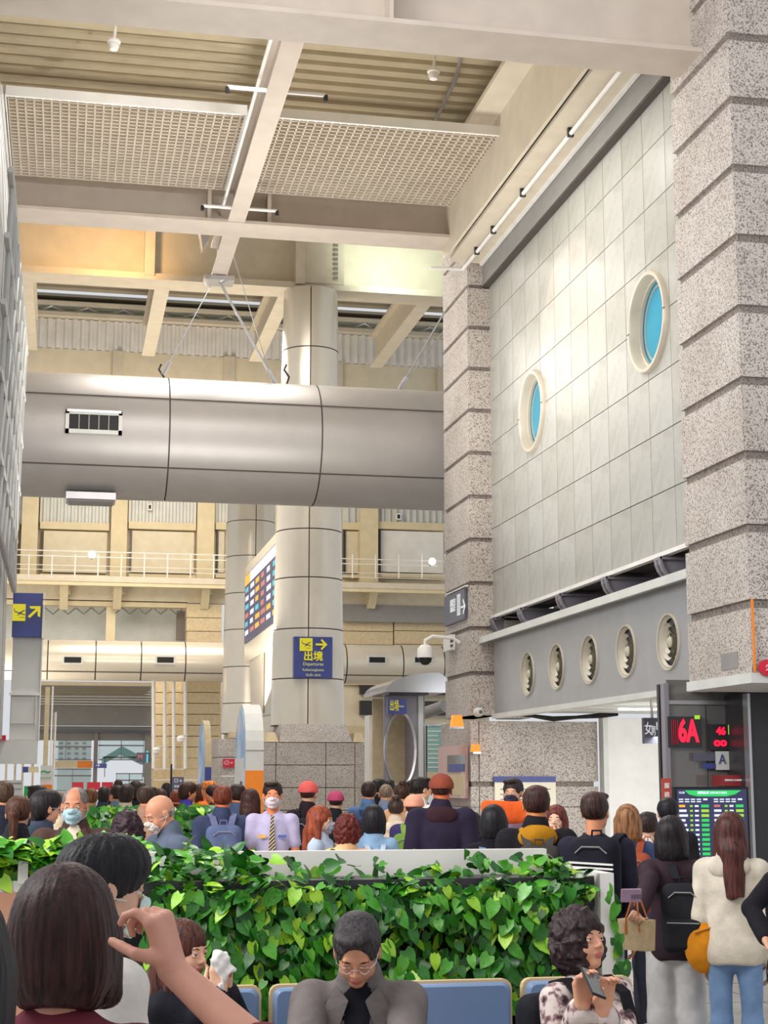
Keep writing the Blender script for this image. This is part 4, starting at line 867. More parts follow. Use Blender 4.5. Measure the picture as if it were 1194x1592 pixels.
m.build('stem',plain('stem_green','#5d7a2f',.6),p1)
# row of leaves behind the ledge
p2=wt('back_planter',(aY(590,1330,8.0).x,8.0,0),'low planter row rising just behind the white ledge of the front planter','planter')
xc=aY(225,1330,8).x; xd=aY(838,1330,8).x
box('trough','white',aY(250,1330,8).x,xd,7.85,8.15,0,1.12,p2); pts=[]
for _ in range(460):
    x=rn(xc,xd); u=(x-xc)/(xd-xc); t=1.245 if u<.27 else (1.18 if u<.8 else 1.16)
    pts.append(((x,rn(7.75,8.2),rn(1.05,t)),Vector((rn(-1,1),rn(-1,.3),rn(-.3,.8))),Vector((rn(-.4,.4),rn(-.9,.1),1)),rn(0,1)))
foliage(p2,pts,150,.078,(.25,.5,.25))
# left planter
Y3=7.55; xe=aY(-60,1350,Y3).x; xf=aY(222,1350,Y3).x
p3=wt('left_planter',((xe+xf)/2,Y3,0),'planter with white frame and bright green leaves at the left behind the near heads','planter')
box('white_base','white',xe,xf,Y3,Y3+.22,.1,1.13,p3); box('brick_face',M.setdefault('tan',plain('tan_panel','#b98a70',.6)),xe,xf,Y3-.01,Y3,.1,1.08,p3)
for px in (-30,37): a=aY(px-7,1300,Y3-.01).x; box('white_post','whiteG',a,a+.045,Y3-.03,Y3+.02,1.12,1.25,p3)
box('black_tray','black',xe,xf,Y3+.02,Y3+.2,1.20,1.235,p3); box('dark_back','black',xe,xf,Y3+.19,Y3+.21,1.12,1.22,p3); pts=[]
for _ in range(600): pts.append(((rn(xe,xf),Y3+rn(-.08,.22),rn(1.21,1.295)),Vector((rn(-1,1),rn(-1,.3),rn(-.4,.7))),Vector((rn(-.4,.4),rn(-.9,.1),1)),rn(0,1)))
for _ in range(120): pts.append(((rn(xe,xf),Y3+rn(.0,.3),rn(1.13,1.2)),Vector((rn(-1,1),-.4,-1)),Vector((rn(-.4,.4),-1,.3)),rn(.5,1)))
foliage(p3,pts,160,.078,(.2,.45,.35))
# far hedge
Y4=14.5; xg=aY(138,1280,Y4).x; xh=aY(330,1280,Y4).x
p4=wt('far_planter',((xg+xh)/2,Y4,0),'far planter hedge with pink edge behind the masked men','planter')
box('trough','graniteS',xg,xh,Y4,Y4+.5,0,1.0,p4); box('yellow_band','orange',xg,xh,Y4-.02,Y4,.95,1.02,p4); pts=[]
for _ in range(1100): pts.append(((rn(xg,xh),Y4+rn(-.1,.3),rn(1.0,1.33)),Vector((rn(-.7,.7),-.4,rn(-1,.1))),Vector((rn(-.5,.5),-1,rn(-.1,.9))),rn(0,1)))
foliage(p4,pts,80,.085,(.5,.35,.15))
# ================================================================== SEATS
bench=wt('seat_frame',(1.0,6.1,0),'black steel beam and feet carrying the row of blue seats','bench frame')
xs_=[aY(px,1540,6.42).x for px in (312,509,705,894)]
box('cross_beam','dark',xs_[0]-.3,xs_[-1]+.3,6.12,6.20,.19,.255,bench)
for x in (xs_[0]-.05,(xs_[1]+xs_[2])/2,xs_[-1]+.1):
    MB().tube([(x,6.16,.21),(x,6.16,.06)],.025).box(x-.03,x+.03,5.85,6.5,.0,.05).build('leg','steel',bench)
def chair(x,lab):
    e=wt('waiting_seat',(x,6.2,.36),lab,'seat','row of blue waiting seats'); w=.235; zt,zb=.79,.36
    def rr(w_,z0_,z1_,r,y):
        pl=[]
        for cx,cz,a0 in ((w_-r,z1_-r,0),(-w_+r,z1_-r,90),(-w_+r,z0_+r,180),(w_-r,z0_+r,270)):
            for t in range(0,91,30): pl.append((x+cx+r*math.cos(rad(a0+t)),cz+r*math.sin(rad(a0+t))))
        return pl
    MB().prism(rr(w,zb,zt,.035,0),'y',6.385,6.42).build('back_shell',M.setdefault('wood',plain('pale_wood','#d2b78c',.5)),e)
    bk=rr(w-.012,zb+.02,zt-.010,.03,0)
    MB().rings([[(a,6.386,b) for a,b in bk],[(a,6.365,b) for a,b in bk],[(x+(a-x)*.94,6.35,.6+(b-.6)*.94) for a,b in bk]]).build('back_cushion',M.setdefault('seatblue',plain('seat_blue','#7188ab',.35)),e,True)
    MB().rings([[(x+sx*w*q,6.36 if sy>0 else 5.93,z) for sx,sy in ((-1,-1),(1,-1),(1,1),(-1,1))] for q,z in ((.96,.29),(1,.31),(1,.34),(.94,.36))]).build('seat_cushion','seatblue',e,False)
    MB().box(x-.04,x+.04,6.1,6.42,.26,.29).tube([(x,6.40,.28),(x,6.43,.6)],.02).build('seat_bracket','dark',e)
    return e
for x,l in zip(xs_,('blue padded seat beside the woman holding a tissue','blue padded seat under the man in the grey-brown jacket','empty blue padded seat right of the jacket man','blue padded seat under the curly-haired woman with a phone')): chair(x,l)
# ================================================================== PEOPLE: distance-field modelling
def surf(f,lo,hi,h):
    lo=np.array(lo,float); hi=np.array(hi,float); n=np.maximum(np.ceil((hi-lo)/h).astype(int)+1,4)
    ax=[lo[i]+h*np.arange(n[i]) for i in range(3)]
    B=8; nb=(n+B-1)//B; cx_=[lo[i]+h*(np.arange(nb[i])*B+(B-1)/2) for i in range(3)]
    if nb.prod()<40:
        X,Y,Z=np.meshgrid(*ax,indexing='ij'); D=f(np.stack([X,Y,Z],-1).reshape(-1,3)).reshape(n)
    else:   # look only at the blocks the surface can pass through
        X,Y,Z=np.meshgrid(*cx_,indexing='ij'); dc=f(np.stack([X,Y,Z],-1).reshape(-1,3)).reshape(nb)
        D=np.repeat(np.repeat(np.repeat(dc,B,0),B,1),B,2)[:n[0],:n[1],:n[2]].copy(); kb=np.argwhere(np.abs(dc)<h*B*.95+.012)
        g=np.stack(np.meshgrid(*[np.arange(B)]*3,indexing='ij'),-1).reshape(-1,3)
        ij=(kb[:,None,:]*B+g[None]).reshape(-1,3); ij=ij[(ij<n).all(1)]
        D[tuple(ij.T)]=f(lo+h*ij)
    D[0]=D[-1]=1; D[:,0]=D[:,-1]=1; D[:,:,0]=D[:,:,-1]=1
    neg=D<0; c=[(i,j,k) for i in (0,1) for j in (0,1) for k in (0,1)]
    sl=lambda A,o:A[o[0]:n[0]-1+o[0],o[1]:n[1]-1+o[1],o[2]:n[2]-1+o[2]]
    cnt=sum(sl(neg,o).astype(int) for o in c); act=(cnt>0)&(cnt<8)
    if not act.any(): return np.zeros((0,3)),[]
    P=np.zeros(act.shape+(3,)); W_=np.zeros(act.shape)
    for a in c:
        for ax_ in range(3):
            if a[ax_]: continue
            b=list(a); b[ax_]=1; A,B=sl(D,a),sl(D,b); x=(A<0)!=(B<0); t=np.where(x,A/np.where(x,A-B,1),0)
            for q in range(3): P[...,q]+=np.where(x,a[q]+(t if q==ax_ else 0),0)
            W_+=x
    idx=-np.ones(act.shape,int); idx[act]=np.arange(act.sum())
    ijk=np.argwhere(act); V=lo+h*(ijk+P[act]/W_[act][:,None]); Q=[]
    for a in range(3):
        b,c_=(a+1)%3,(a+2)%3
        s0=[slice(1,n[i]-1) for i in range(3)]; s0[a]=slice(0,n[a]-1); s1=list(s0); s1[a]=slice(1,n[a])
        A,B=neg[tuple(s0)],neg[tuple(s1)]; e=np.argwhere(A!=B); 
        if len(e)==0: continue
        fl_=A[tuple(e.T)]; g=e.copy(); g[:,b]+=1; g[:,c_]+=1
        def at(db,dc):
            r=g.copy(); r[:,b]-=db; r[:,c_]-=dc; return idx[tuple(r.T)]
        q=np.stack([at(1,1),at(0,1),at(0,0),at(1,0)],1); q[~fl_]=q[~fl_][:,::-1]; Q.append(q)
    return V,np.concatenate(Q)
def cap(P,a,b,ra,rb=None):
    rb=ra if rb is None else rb; a=np.array(a,float); b=np.array(b,float); d=b-a; L=d@d
    t=np.clip(((P-a)@d)/max(L,1e-9),0,1); return np.linalg.norm(P-a-t[:,None]*d,axis=1)-(ra+(rb-ra)*t)
def ell(P,c,r):
    r=np.array(r,float); q=(P-np.array(c,float)); k0=np.linalg.norm(q/r,axis=1); k1=np.linalg.norm(q/(r*r),axis=1); return k0*(k0-1)/np.maximum(k1,1e-6)
def rbx(P,c,s,r):
    q=np.abs(P-np.array(c,float))-np.array(s,float)+r; return np.linalg.norm(np.maximum(q,0),axis=1)+np.minimum(q.max(1),0)-r
def U(k,*d):
    o=d[0]
    for x in d[1:]:
        h=np.clip(.5+.5*(o-x)/k,0,1); o=o*(1-h)+x*h-k*h*(1-h)
    return o
def SUB(a,b,k=.006): return -U(k,-a,b)
def wav(P,f): 
    x,y,z=P[:,0]*f,P[:,1]*f,P[:,2]*f
    return (np.sin(x+1.3*np.sin(y*.8+z))+np.sin(y*1.1+1.5*np.sin(z*.9+x*.7))+np.sin(z*.9+1.4*np.sin(x+y*.6)))/3
def headf(P,fem=0):
    j=1-.08*fem
    d=U(.02,ell(P,(0,-.014,.032),(.075,.092,.086)),ell(P,(0,.018,-.028),(.060*j,.068,.078)))
    d=U(.016,d,ell(P,(0,.050,-.088),(.026*j,.026,.02)),ell(P,(.036*j,.050,-.034),(.024,.022,.028)),ell(P,(-.036*j,.050,-.034),(.024,.022,.028)),ell(P,(.045*j,.005,-.06),(.018,.035,.025)),ell(P,(-.045*j,.005,-.06),(.018,.035,.025)))
    d=U(.010,d,cap(P,(-.034,.073,.020),(.034,.073,.020),.011),cap(P,(0,.080,.008),(0,.098,-.024),.0065,.0105))
    d=U(.005,d,ell(P,(.012,.090,-.030),(.0085,.009,.007)),ell(P,(-.012,.090,-.030),(.0085,.009,.007)))
    d=SUB(d,ell(P,(.031,.093,.002),(.016,.017,.009)),.008); d=SUB(d,ell(P,(-.031,.093,.002),(.016,.017,.009)),.008)
    d=U(.004,d,ell(P,(0,.083,-.055),(.021,.010,.0055)),ell(P,(0,.081,-.065),(.018,.010,.006))); d=SUB(d,ell(P,(0,.095,-.0600),(.02,.006,.0014)),.002)
    for s in (1,-1):
        e=SUB(ell(P,(s*.078,-.012,-.006),(.009,.020,.030)),ell(P,(s*.088,-.006,-.004),(.007,.012,.020)),.004); d=U(.006,d,e)
        d=U(.003,d,ell(P,(s*.031,.0768,.0068),(.0165,.0085,.0058)),ell(P,(s*.031,.0760,-.0062),(.0155,.0080,.0040)))
    return U(.02,d,cap(P,(0,-.03,-.06),(0,-.035,-.20),.050-.006*fem,.056-.006*fem))
def strand(P,n=46,a=.0022): 
    a=a*.45
    th=np.arctan2(P[:,0],-P[:,1]-.0); return a*np.sin(th*n+3*np.sin(P[:,2]*22))+a*.7*np.sin(th*n*.37+P[:,2]*30)
def hairf(P,style):
    x,y,z=P.T; cr=ell(P,(0,-.020,.034),(.085,.102,.091))
    face=ell(P,(0,.115,-.035),(.070,.075,.100))
    if style in('short','grey','buzz','part'):
        g={'short':0,'grey':0,'buzz':.006,'part':0}[style]
        d=cr+g+strand(P,60,.0012 if style=='buzz' else .0028)
        if style!='buzz': d=U(.015,d,ell(P,(.012,.035,.098),(.064,.056,.026)),ell(P,(0,-.04,.072),(.074,.077,.054)))
        d=SUB(d,ell(P,(0,.12,-.045+(.022 if style=='grey' else .006)),(.080,.085,.108 if style!='part' else .095)),.012)
        for s in(1,-1): d=SUB(d,ell(P,(s*.085,.01,-.012),(.03,.032,.034)),.006)
        return np.maximum(d,(-.078-z)+.25*np.maximum(y+.02,0)*1.0-0.0*x)
    if style=='bald': return np.maximum(np.maximum(SUB(ell(P,(0,-.018,.03),(.079,.095,.086)),ell(P,(0,.1,-.03),(.09,.09,.2)),.01),z-.01),-.06-z)+strand(P,60,.001)
    if style=='fringe':
        d=U(.02,cr,ell(P,(0,.02,.06),(.080,.085,.07)),ell(P,(0,-.05,-.01),(.083,.07,.09)))+strand(P,50,.003)
        d=SUB(d,ell(P,(0,.115,-.065),(.074,.085,.100)),.008); return np.maximum(d,-.085-z)
    if style=='bob':
        d=U(.03,cr-.006,ell(P,(0,-.035,-.035),(.098,.094,.115)),cap(P,(.07,.0,.0),(.075,.015,-.10),.03,.028),cap(P,(-.07,.0,.0),(-.075,.015,-.10),.03,.028))+strand(P,54,.0022)
        d=SUB(d,face,.012); return np.maximum(d,-(z+.135+.25*y)+.0)
    if style in('long','wavy'):
        w=wav(P,34)*(.006 if style=='wavy' else .0015)
        d=U(.03,cr-.004,ell(P,(0,-.06,-.06),(.092,.068,.13)),cap(P,(.0,-.085,-.1),(.0,-.115,-.34),.075,.055),cap(P,(.07,-.0,.0),(.082,.0,-.16),.027,.024),cap(P,(-.07,-.0,.0),(-.082,.0,-.16),.027,.024))
        dd=np.maximum(d,np.abs(x)-.105)+strand(P,48,.0028)+w; bang=SUB(dd,ell(P,(0,.118,-.058),(.066,.080,.100)),.01); return np.maximum(bang,-.36-z+.1*np.sin(x*60)*.1)
    if style=='shoulder':
        d=U(.03,cr-.004,ell(P,(0,-.045,-.06),(.100,.078,.125)),cap(P,(.072,-.01,.0),(.080,-.0,-.15),.03,.026),cap(P,(-.072,-.01,.0),(-.080,-.0,-.15),.03,.026))+strand(P,50,.003)
        d=SUB(d,face,.012); return np.maximum(d,-.185-z-.02*np.sin(x*40))
    if style=='pony':
        d=SUB(cr+strand(P,60,.0015),ell(P,(0,.12,-.03),(.085,.085,.115)),.012); d=np.maximum(d,-.05-z)
        return U(.012,d,cap(P,(0,-.11,.03),(0,-.145,-.0),.028,.034),cap(P,(0,-.145,-.0),(.0,-.15,-.28),.034,.018)+strand(P,30,.003))
    if style=='bun': return U(.012,np.maximum(SUB(cr+strand(P,60,.0015),ell(P,(0,.12,-.03),(.085,.085,.115)),.012),-.05-z),ell(P,(0,-.08,.12),(.04,.04,.035)))
    if style=='curly':
        d=U(.03,cr-.012,ell(P,(0,-.03,-.03),(.112,.100,.100)))+wav(P,95)*.009+wav(P+.37,150)*.005
        d=SUB(d,ell(P,(-.0,.135,-.038),(.062,.080,.098)),.012); return np.maximum(d,-.125-z)
    return cr
def maskf(P):
    x,y,z=P.T; d=np.abs(headf(P)-.008)-.0025
    d=np.maximum(d,ell(P,(0,.075,-.055),(.064,.075,.052))); return np.maximum(d,.01-y)
def capf(P):
    x,y,z=P.T; return U(.006,np.maximum(ell(P,(0,-.018,.036),(.097,.114,.098)),.018-z),np.maximum(ell(P,(0,.10,.030),(.068,.075,.009)),.0-y))
def hoodf(P): # hood down, in torso frame
    return U(.03,ell(P,(0,-.085,.45),(.122,.046,.075)),cap(P,(.085,-.03,.475),(.05,.075,.43),.03,.02),cap(P,(-.085,-.03,.475),(-.05,.075,.43),.03,.02))+wav(P,28)*.004
_gc={}
def cached(key,f,lo,hi,h):
    k=(key,h)
    if k not in _gc: _gc[k]=surf(f,lo,hi,h)
    return _gc[k]
def mobj(name,chunks,mats,parent,mtx=None):
    """chunks: list of (verts, quads, matindex or array)"""
    vs=[];fs=[];mi=[];o=0
    for v,q,m in chunks:
        if len(v)==0: continue
        vs.append(v); fs.append(np.asarray(q)+o); mi.append(np.full(len(q),m) if np.isscalar(m) else m); o+=len(v)
    if not vs: return None
    vs=np.concatenate(vs); fs=np.concatenate(fs); mi=np.concatenate(mi)
    me=bpy.data.meshes.new(name); me.vertices.add(len(vs)); me.vertices.foreach_set('co',vs.astype(np.float32).ravel())
    me.loops.add(fs.size); me.loops.foreach_set('vertex_index',fs.astype(np.int32).ravel()); me.polygons.add(len(fs))
    me.polygons.foreach_set('loop_start',np.arange(0,fs.size,4,dtype=np.int32)); me.polygons.foreach_set('material_index',mi.astype(np.int32))
    me.polygons.foreach_set('use_smooth',[True]*len(fs)); me.update(calc_edges=True)
    for m in mats: me.materials.append(M[m] if isinstance(m,str) and not m.startswith('#') else m)
    ob=bpy.data.objects.new(name,me); COL.objects.link(ob); ob.parent=parent
    if mtx is not None: ob.matrix_basis=mtx
    return ob
def tf(v,m):
    m=np.array(m); return v@m[:3,:3].T+m[:3,3]
def sphere(c,r,n=8,sc=(1,1,1)):
    vs=[];q=[]
    for i in range(n+1):
        t=math.pi*i/n
        for j in range(2*n): p=math.pi*j/n; vs.append((c[0]+r*sc[0]*math.sin(t)*math.cos(p),c[1]+r*sc[1]*math.sin(t)*math.sin(p),c[2]+r*sc[2]*math.cos(t)))
    for i in range(n):
        for j in range(2*n): k=(j+1)%(2*n); q.append((i*2*n+j,(i+1)*2*n+j,(i+1)*2*n+k,i*2*n+k))
    return np.array(vs),np.array(q)
def hand_prims(w,d,pn,curl,side,spread=.10,thumb=.5,pinch=0):
    """w wrist, d direction to the fingers, pn palm normal; returns capsules (a,b,ra,rb)"""
    d=np.array(Vector(d).normalized()); pn=Vector(pn); pn=np.array((pn-Vector(d)*pn.dot(Vector(d))).normalized()); s=np.cross(d,pn)*side
    w=np.array(w,float); out=[]
    for k,u in enumerate((-.028,-.010,.009,.027)): out.append((w+d*.012+s*u*.7,w+d*.085+s*u,.015,.012))
    for k,(u,L) in enumerate(((.028,.072),(.010,.080),(-.009,.075),(-.027,.058))):
        p=w+d*.088+s*u; ang=0; cc=curl*(1.15 if not(pinch and k==0) else .85)
        dd=d+s*u*spread*4; dd/=np.linalg.norm(dd)
        for j,f_ in enumerate((.45,.32,.23)):
            ang+=cc*(.9,1.1,.8)[j]; v=dd*math.cos(ang)+pn*math.sin(ang); q=p+v*L*f_; out.append((p,q,.0092-.001*j,.0084-.001*j)); p=q
    p=w+d*.025+s*.026; v=s*.75+d*.6+pn*(.25+thumb*.5); v/=np.linalg.norm(v); q=p+v*.045; out.append((p,q,.013,.0105)); v2=d*.8+pn*(.3+thumb)+s*(.25-thumb*.5); v2/=np.linalg.norm(v2); r_=q+v2*.032; out.append((q,r_,.0102,.0092)); out.append((r_,r_+v2*.022,.0092,.0078))
    return out
def caps_surf(cs,h,k,extra=None):
    A=np.array([c[0] for c in cs]+[c[1] for c in cs]); m=max(max(c[2],c[3]) for c in cs)+h*2
    def f(P):
        o=cap(P,cs[0][0],cs[0][1],cs[0][2],cs[0][3])
        for c in cs[1:]: o=U(k,o,cap(P,*c))
        return o if extra is None else extra(P,o)
    return surf(f,A.min(0)-m,A.max(0)+m,h)
HD=Vector((0,0,.632))   # head centre above the pelvis, before scaling
def person(px,pt,D,ang,lab,hair='short',hc='#17130f',skin='#c99a7d',top='#22242c',tstyle='jacket',pants='#2b2d38',mask=None,capc=None,glasses=False,fem=0,sit=False,lean=0,hyaw=0,hpitch=0,arms='down',H=None,hood=None,near=0,collar=None,inner=None,cat='person',bulk=0,Hs=None,tie=False,scarf=None,wide=0,sleeve=1.0,hand_skin=True,group=None,tmat=None,trim=None,hroll=0,hnd=None):
    p=aD(px,pt,D); bear=math.atan2(p.x,p.y)
    if not sit:
        z=p.z; sc=(z)/1.687; pelv=.93
    else: sc=Hs or .98; pelv=.52
    rz=rad(ang)-bear; Rz=Matrix.Rotation(rz,4,'Z')
    TL=Matrix.Translation((0,0,pelv))@Matrix.Rotation(-rad(lean),4,'X')
    HM=TL@Matrix.Translation((0,0,.50))@Matrix.Rotation(rad(hyaw),4,'Z')@Matrix.Rotation(-rad(hpitch),4,'X')@Matrix.Rotation(rad(hroll),4,'Y')@Matrix.Translation((0,0,HD.z-.50))
    top_local=HM@Vector((0,0,.125)); off=Rz@(top_local*sc)
    base=Vector((p.x-off.x,p.y-off.y,0)); dz=(p.z-off.z) if sit else 0
    if capc: hair='buzz'
    e=empty('person',base,lab,cat,group); e.rotation_euler=(0,0,rz); e.scale=(1,1,1)
    SC=Matrix.Diagonal((sc,sc,sc,1)); SC.translation=Vector((0,0,dz)) 
    T=SC@TL; Hm=SC@HM; INV=(Matrix.Translation(base)@Rz@T).inverted()
    hh=.0045 if near>=2 else (.006 if near==1 else .0085)
    ch=.010 if near>=2 else (.013 if near==1 else .017)
    sk=skinmat(skin)
    # one continuous skin: head, neck, trunk, arms, hands
    HL=np.array((TL.inverted()@HM)); HLi=np.linalg.inv(HL)
    wsh=.163-.018*fem+bulk*.010
    AR={}; HC=[]
    for s,key in((1,'R'),(-1,'L')):
        S0=np.array((s*wsh,0,.425)); a=arms[key] if isinstance(arms,dict) and key in arms else (arms if isinstance(arms,str) else 'down')
        if isinstance(a,str):
            E_,W_=dict(down=((s*(wsh+.038),-.015,.15),(s*(wsh+.03),.06,-.09)),front=((s*(wsh+.05),.0,.16),(s*.10,.22,.20)),phone=((s*(wsh+.035),.02,.17),(s*.045,.24,.30)),strap=((s*(wsh+.06),.03,.20),(s*.11,.15,.36)),lap=((s*(wsh+.06),.10,.17),(s*.10,.34,.06)),face=((s*(wsh+.04),.12,.22),(s*.05,.19,.47)),back=((s*(wsh+.07),-.05,.16),(s*.10,-.16,.05)))[a]
        else: E_,W_=[tuple(INV@aD(*k)) for k in a[:2]]
        hd=(np.array(W_)-np.array(E_)); hd/=np.linalg.norm(hd)
        AR[key]=(S0,np.array(E_,float),np.array(W_,float),hd,s)
        hk=(hnd or {}).get(key,{}); pn=hk.get('pn',(-s,0,0) if a=='down' else (0,.2,-1) if a in('lap',) else (-s*.4,-.2,.6)); dd=hk.get('d',hd); cu=hk.get('curl',.35 if a=='down' else .55)
        HC.append((AR[key],hand_prims(W_,dd,pn,cu,s,pinch=hk.get('pinch',0),thumb=hk.get('thumb',.5))))
    hk_=.008 if near else .006
    def bodyf(P):
        d=U(.04,ell(P,(0,-.005,.30),(.115,.070,.16)),ell(P,(0,0,.10),(.10,.065,.16)),cap(P,(-wsh*.8,-.01,.425),(wsh*.8,-.01,.425),.034))
        for (S0,E_,W_,hd,s),cs in HC:
            d=U(.02,d,cap(P,S0,E_,.040,.037)); d=U(.010,d,cap(P,E_,W_,.039-.004*fem,.025))
            m=np.linalg.norm(P-(W_+hd*.08),axis=1)<.17
            if m.any():
                Q=P[m]; o=d[m]
                hnd_=cap(Q,*cs[0])
                for c in cs[1:4]: hnd_=U(.012,hnd_,cap(Q,*c))
                fg=None
                for k in range(4,len(cs)): x=cap(Q,*cs[k]); fg=x if fg is None else U(.002,fg,x)
                d[m]=U(.012,o,U(hk_,hnd_,fg))
        m=np.linalg.norm(P-HL[:3,3],axis=1)<.27
        if m.any(): Q=P[m]; d[m]=U(.02,d[m],headf(Q@HLi[:3,:3].T+HLi[:3,3],fem))
        return d
    A=np.array([AR[k][i_] for k in AR for i_ in(0,1,2)]+[AR[k][2]+AR[k][3]*.17 for k in AR]+[tuple(HL[:3,3]+.14),tuple(HL[:3,3]-.14),(-.13,-.1,-.05),(.13,.1,.5)]); mg=.06
    bh={2:.0048,1:.0075,0:.0115}[min(near,2)]
    v,q=surf(bodyf,A.min(0)-mg,A.max(0)+mg,bh)
    hcn=v[q].mean(1)@HLi[:3,:3].T+HLi[:3,3]; mi=np.zeros(len(q),int)
    if not mask: mi[(np.abs(hcn[:,0])<.019)&(hcn[:,1]>.078)&(hcn[:,2]<-.0505)&(hcn[:,2]>-.071)]=1
    mobj('body',[(tf(v,T),q,mi)],[sk,new_lip(skin)],e)
    for s in(1,-1):
        a,b=sphere((s*.031,.0715,.001),.0118); a2,b2=sphere((s*.031+.001,.0800,.0004),.0056,6,(1,.75,1)); eo=mobj('eye',[(tf(a,Hm),b,0)],['eyewhite'],e); mobj('iris',[(tf(a2,Hm),b2,0)],['iris'],eo)
    # hair, mask, cap, glasses, brows
    if hair!='none':
        lo,hi=((-.14,-.20,-.40),(.14,.13,.16))
        if hair in('short','grey','buzz','fringe','part','bald'): lo,hi=(-.11,-.14,-.11),(.11,.12,.155)
        v,q=cached('h_'+hair,lambda P:hairf(P,hair),lo,hi,hh); mobj('hair',[(tf(v,Hm),q,0)],[hairmat(hc)],e)
    bv=[]
    for s in(1,-1):
        b=MB(); b.tube([(s*.016,.083,.019),(s*.032,.0845,.024),(s*.047,.074,.020)],[.0022,.003,.0018],5); vv=np.array(b.v); bv.append((vv,b.f))
    for vv,ff in bv:
        bb=MB(); bb.add([tuple(x) for x in tf(vv,Hm)],ff); bb.build('eyebrow',hairmat('#2a211c'),e,True)
    if mask:
        v,q=cached('mask',maskf,(-.09,.0,-.13),(.09,.14,.01),hh*.8); mobj('face_mask',[(tf(v,Hm),q,0)],[cloth(mask)],e)
        b=MB()
        for s in(1,-1):
            for z in(-.02,-.075): b.tube([tuple(Hm@Vector(k)) for k in((s*.055,.045,z),(s*.075,.015,(z-.01)*.6),(s*.084,-.012,-.012))],.0016,4)
        b.build('mask_loops',cloth(mask),e)['kind']='stuff'
    if capc:
        v,q=cached('cap',capf,(-.11,-.15,.0),(.11,.2,.16),hh); o=mobj('cap',[(tf(v,Hm),q,0)],[cloth(capc)],e)
    if glasses:
        b=MB()
        for s in(1,-1):
            b.tube([tuple(Hm@Vector((s*.031+.019*math.cos(t),.096-.010*abs(math.cos(t)),-.003+.014*math.sin(t)))) for t in [2*math.pi*k/16 for k in range(17)]],.0016,5)
            b.tube([tuple(Hm@Vector(k)) for k in((s*.050,.088,.001),(s*.068,.062,.003),(s*.078,-.005,.004))],.0018,5)
        b.tube([tuple(Hm@Vector(k)) for k in((-.011,.096,.001),(0,.1,.003),(.011,.096,.001))],.0016,5); b.build('glasses','chrome',e,True)
    # top
    lo_=.008*bulk; fz=0 if not fem else 1
    jk=tstyle in('jacket','coat','hoodie'); g=(.012 if jk else .003)+lo_; hem=-.10 if tstyle!='coat' else -.28
    def arm(P,key,g2):
        S0,E_,W_,hd,s=AR[key]; Wc=E_+(W_-E_)*(.93 if sleeve==1 else max(sleeve,.02)); r=U(.02,cap(P,S0,E_,.058+g2-.008*fz,.046+g2-.004*fz),cap(P,E_,Wc,.046+g2-.004*fz,.036+g2)) if sleeve>0 else cap(P,S0,S0+(E_-S0)*.65,.06+g2-.008*fz,.055+g2)
        return r
    def topf(P):
        d=U(.05,ell(P,(0,.0,.30),(.158+g-.014*fz,.108+g,.175)),ell(P,(0,0,.12),(.138+g-.012*fz,.10+g,.19)),ell(P,(0,0,-.03),(.155+g*1.2,.112+g*1.2,.15)),cap(P,(-wsh*.82,-.01,.425),(wsh*.82,-.01,.425),.052+g*.6),cap(P,(0,-.02,.43),(0,-.025,.47+.03*jk),.058+g*.5))
        if hem<-.15: d=U(.05,d,ell(P,(0,0,-.18),(.165+g,.125+g,.2)))
        d=np.maximum(d,hem-P[:,2]); d=U(.022,d,arm(P,'R',g),arm(P,'L',g))
        d=SUB(d,cap(P,(0,.02,.52),(0,-.01,.60),.052),.008)
        if hood or collar or jk: d=U(.014,d,np.abs(cap(P,(0,-.018,.485),(0,-.02,.52),.066))-.010)
        return d+wav(P,26)*(.0045 if jk else .003)+wav(P,11)*.004
    pts_=np.array([AR[k][i] for k in AR for i in(0,1,2)]+[(-.24,-.17,hem-.02),(.24,.17,.56)]); lo,hi=pts_.min(0)-.09,pts_.max(0)+.09
    v,q=surf(topf,lo,hi,ch); cen=v[q].mean(1); mi=np.zeros(len(q),int)
    if inner: 
        w_=.055*(1-np.clip((.50-cen[:,2])/.9,0,.55)); mi[(np.abs(cen[:,0])<w_)&(cen[:,1]>.05)&(cen[:,2]<.53)]=1
    if trim: mi[(cen[:,2]<trim[1])&(cen[:,2]>trim[2])&(np.abs(cen[:,0])<.19)]=1
    tm=tmat or cloth(top); o=mobj('jacket' if jk else 'shirt',[(tf(v,T),q,mi)],[tm,cloth(inner or (trim[0] if trim else top))],e)
    if near and jk and not hood and 160<ang<200:
        b=MB()
        for s in(1,-1): b.add([tuple(T@Vector(k)) for k in((s*.030,.092,.475),(s*.075,.055,.515),(s*.125,.085,.43),(s*.085,.128,.33))],[(0,1,2,3)]).add([tuple(T@Vector(k)) for k in((s*.030,.084,.475),(s*.075,.047,.515),(s*.125,.077,.43),(s*.085,.120,.33))],[(0,1,2,3)])
        b.build('collar_flaps',tm,e)
        
    if hood:
        v,q=cached('hood',hoodf,(-.18,-.19,.36),(.18,.13,.62),ch*.8); mobj('hood',[(tf(v,T),q,0)],[cloth(hood)],e)
    if scarf:
        v,q=cached('scarf',lambda P:np.maximum(np.abs(cap(P,(0,-.01,.49),(0,0,.53),.075))-.018,P[:,2]-.58),(-.12,-.12,.38),(.12,.12,.6),ch*.8); mobj('scarf',[(tf(v,T),q,0)],[cloth(scarf)],e)
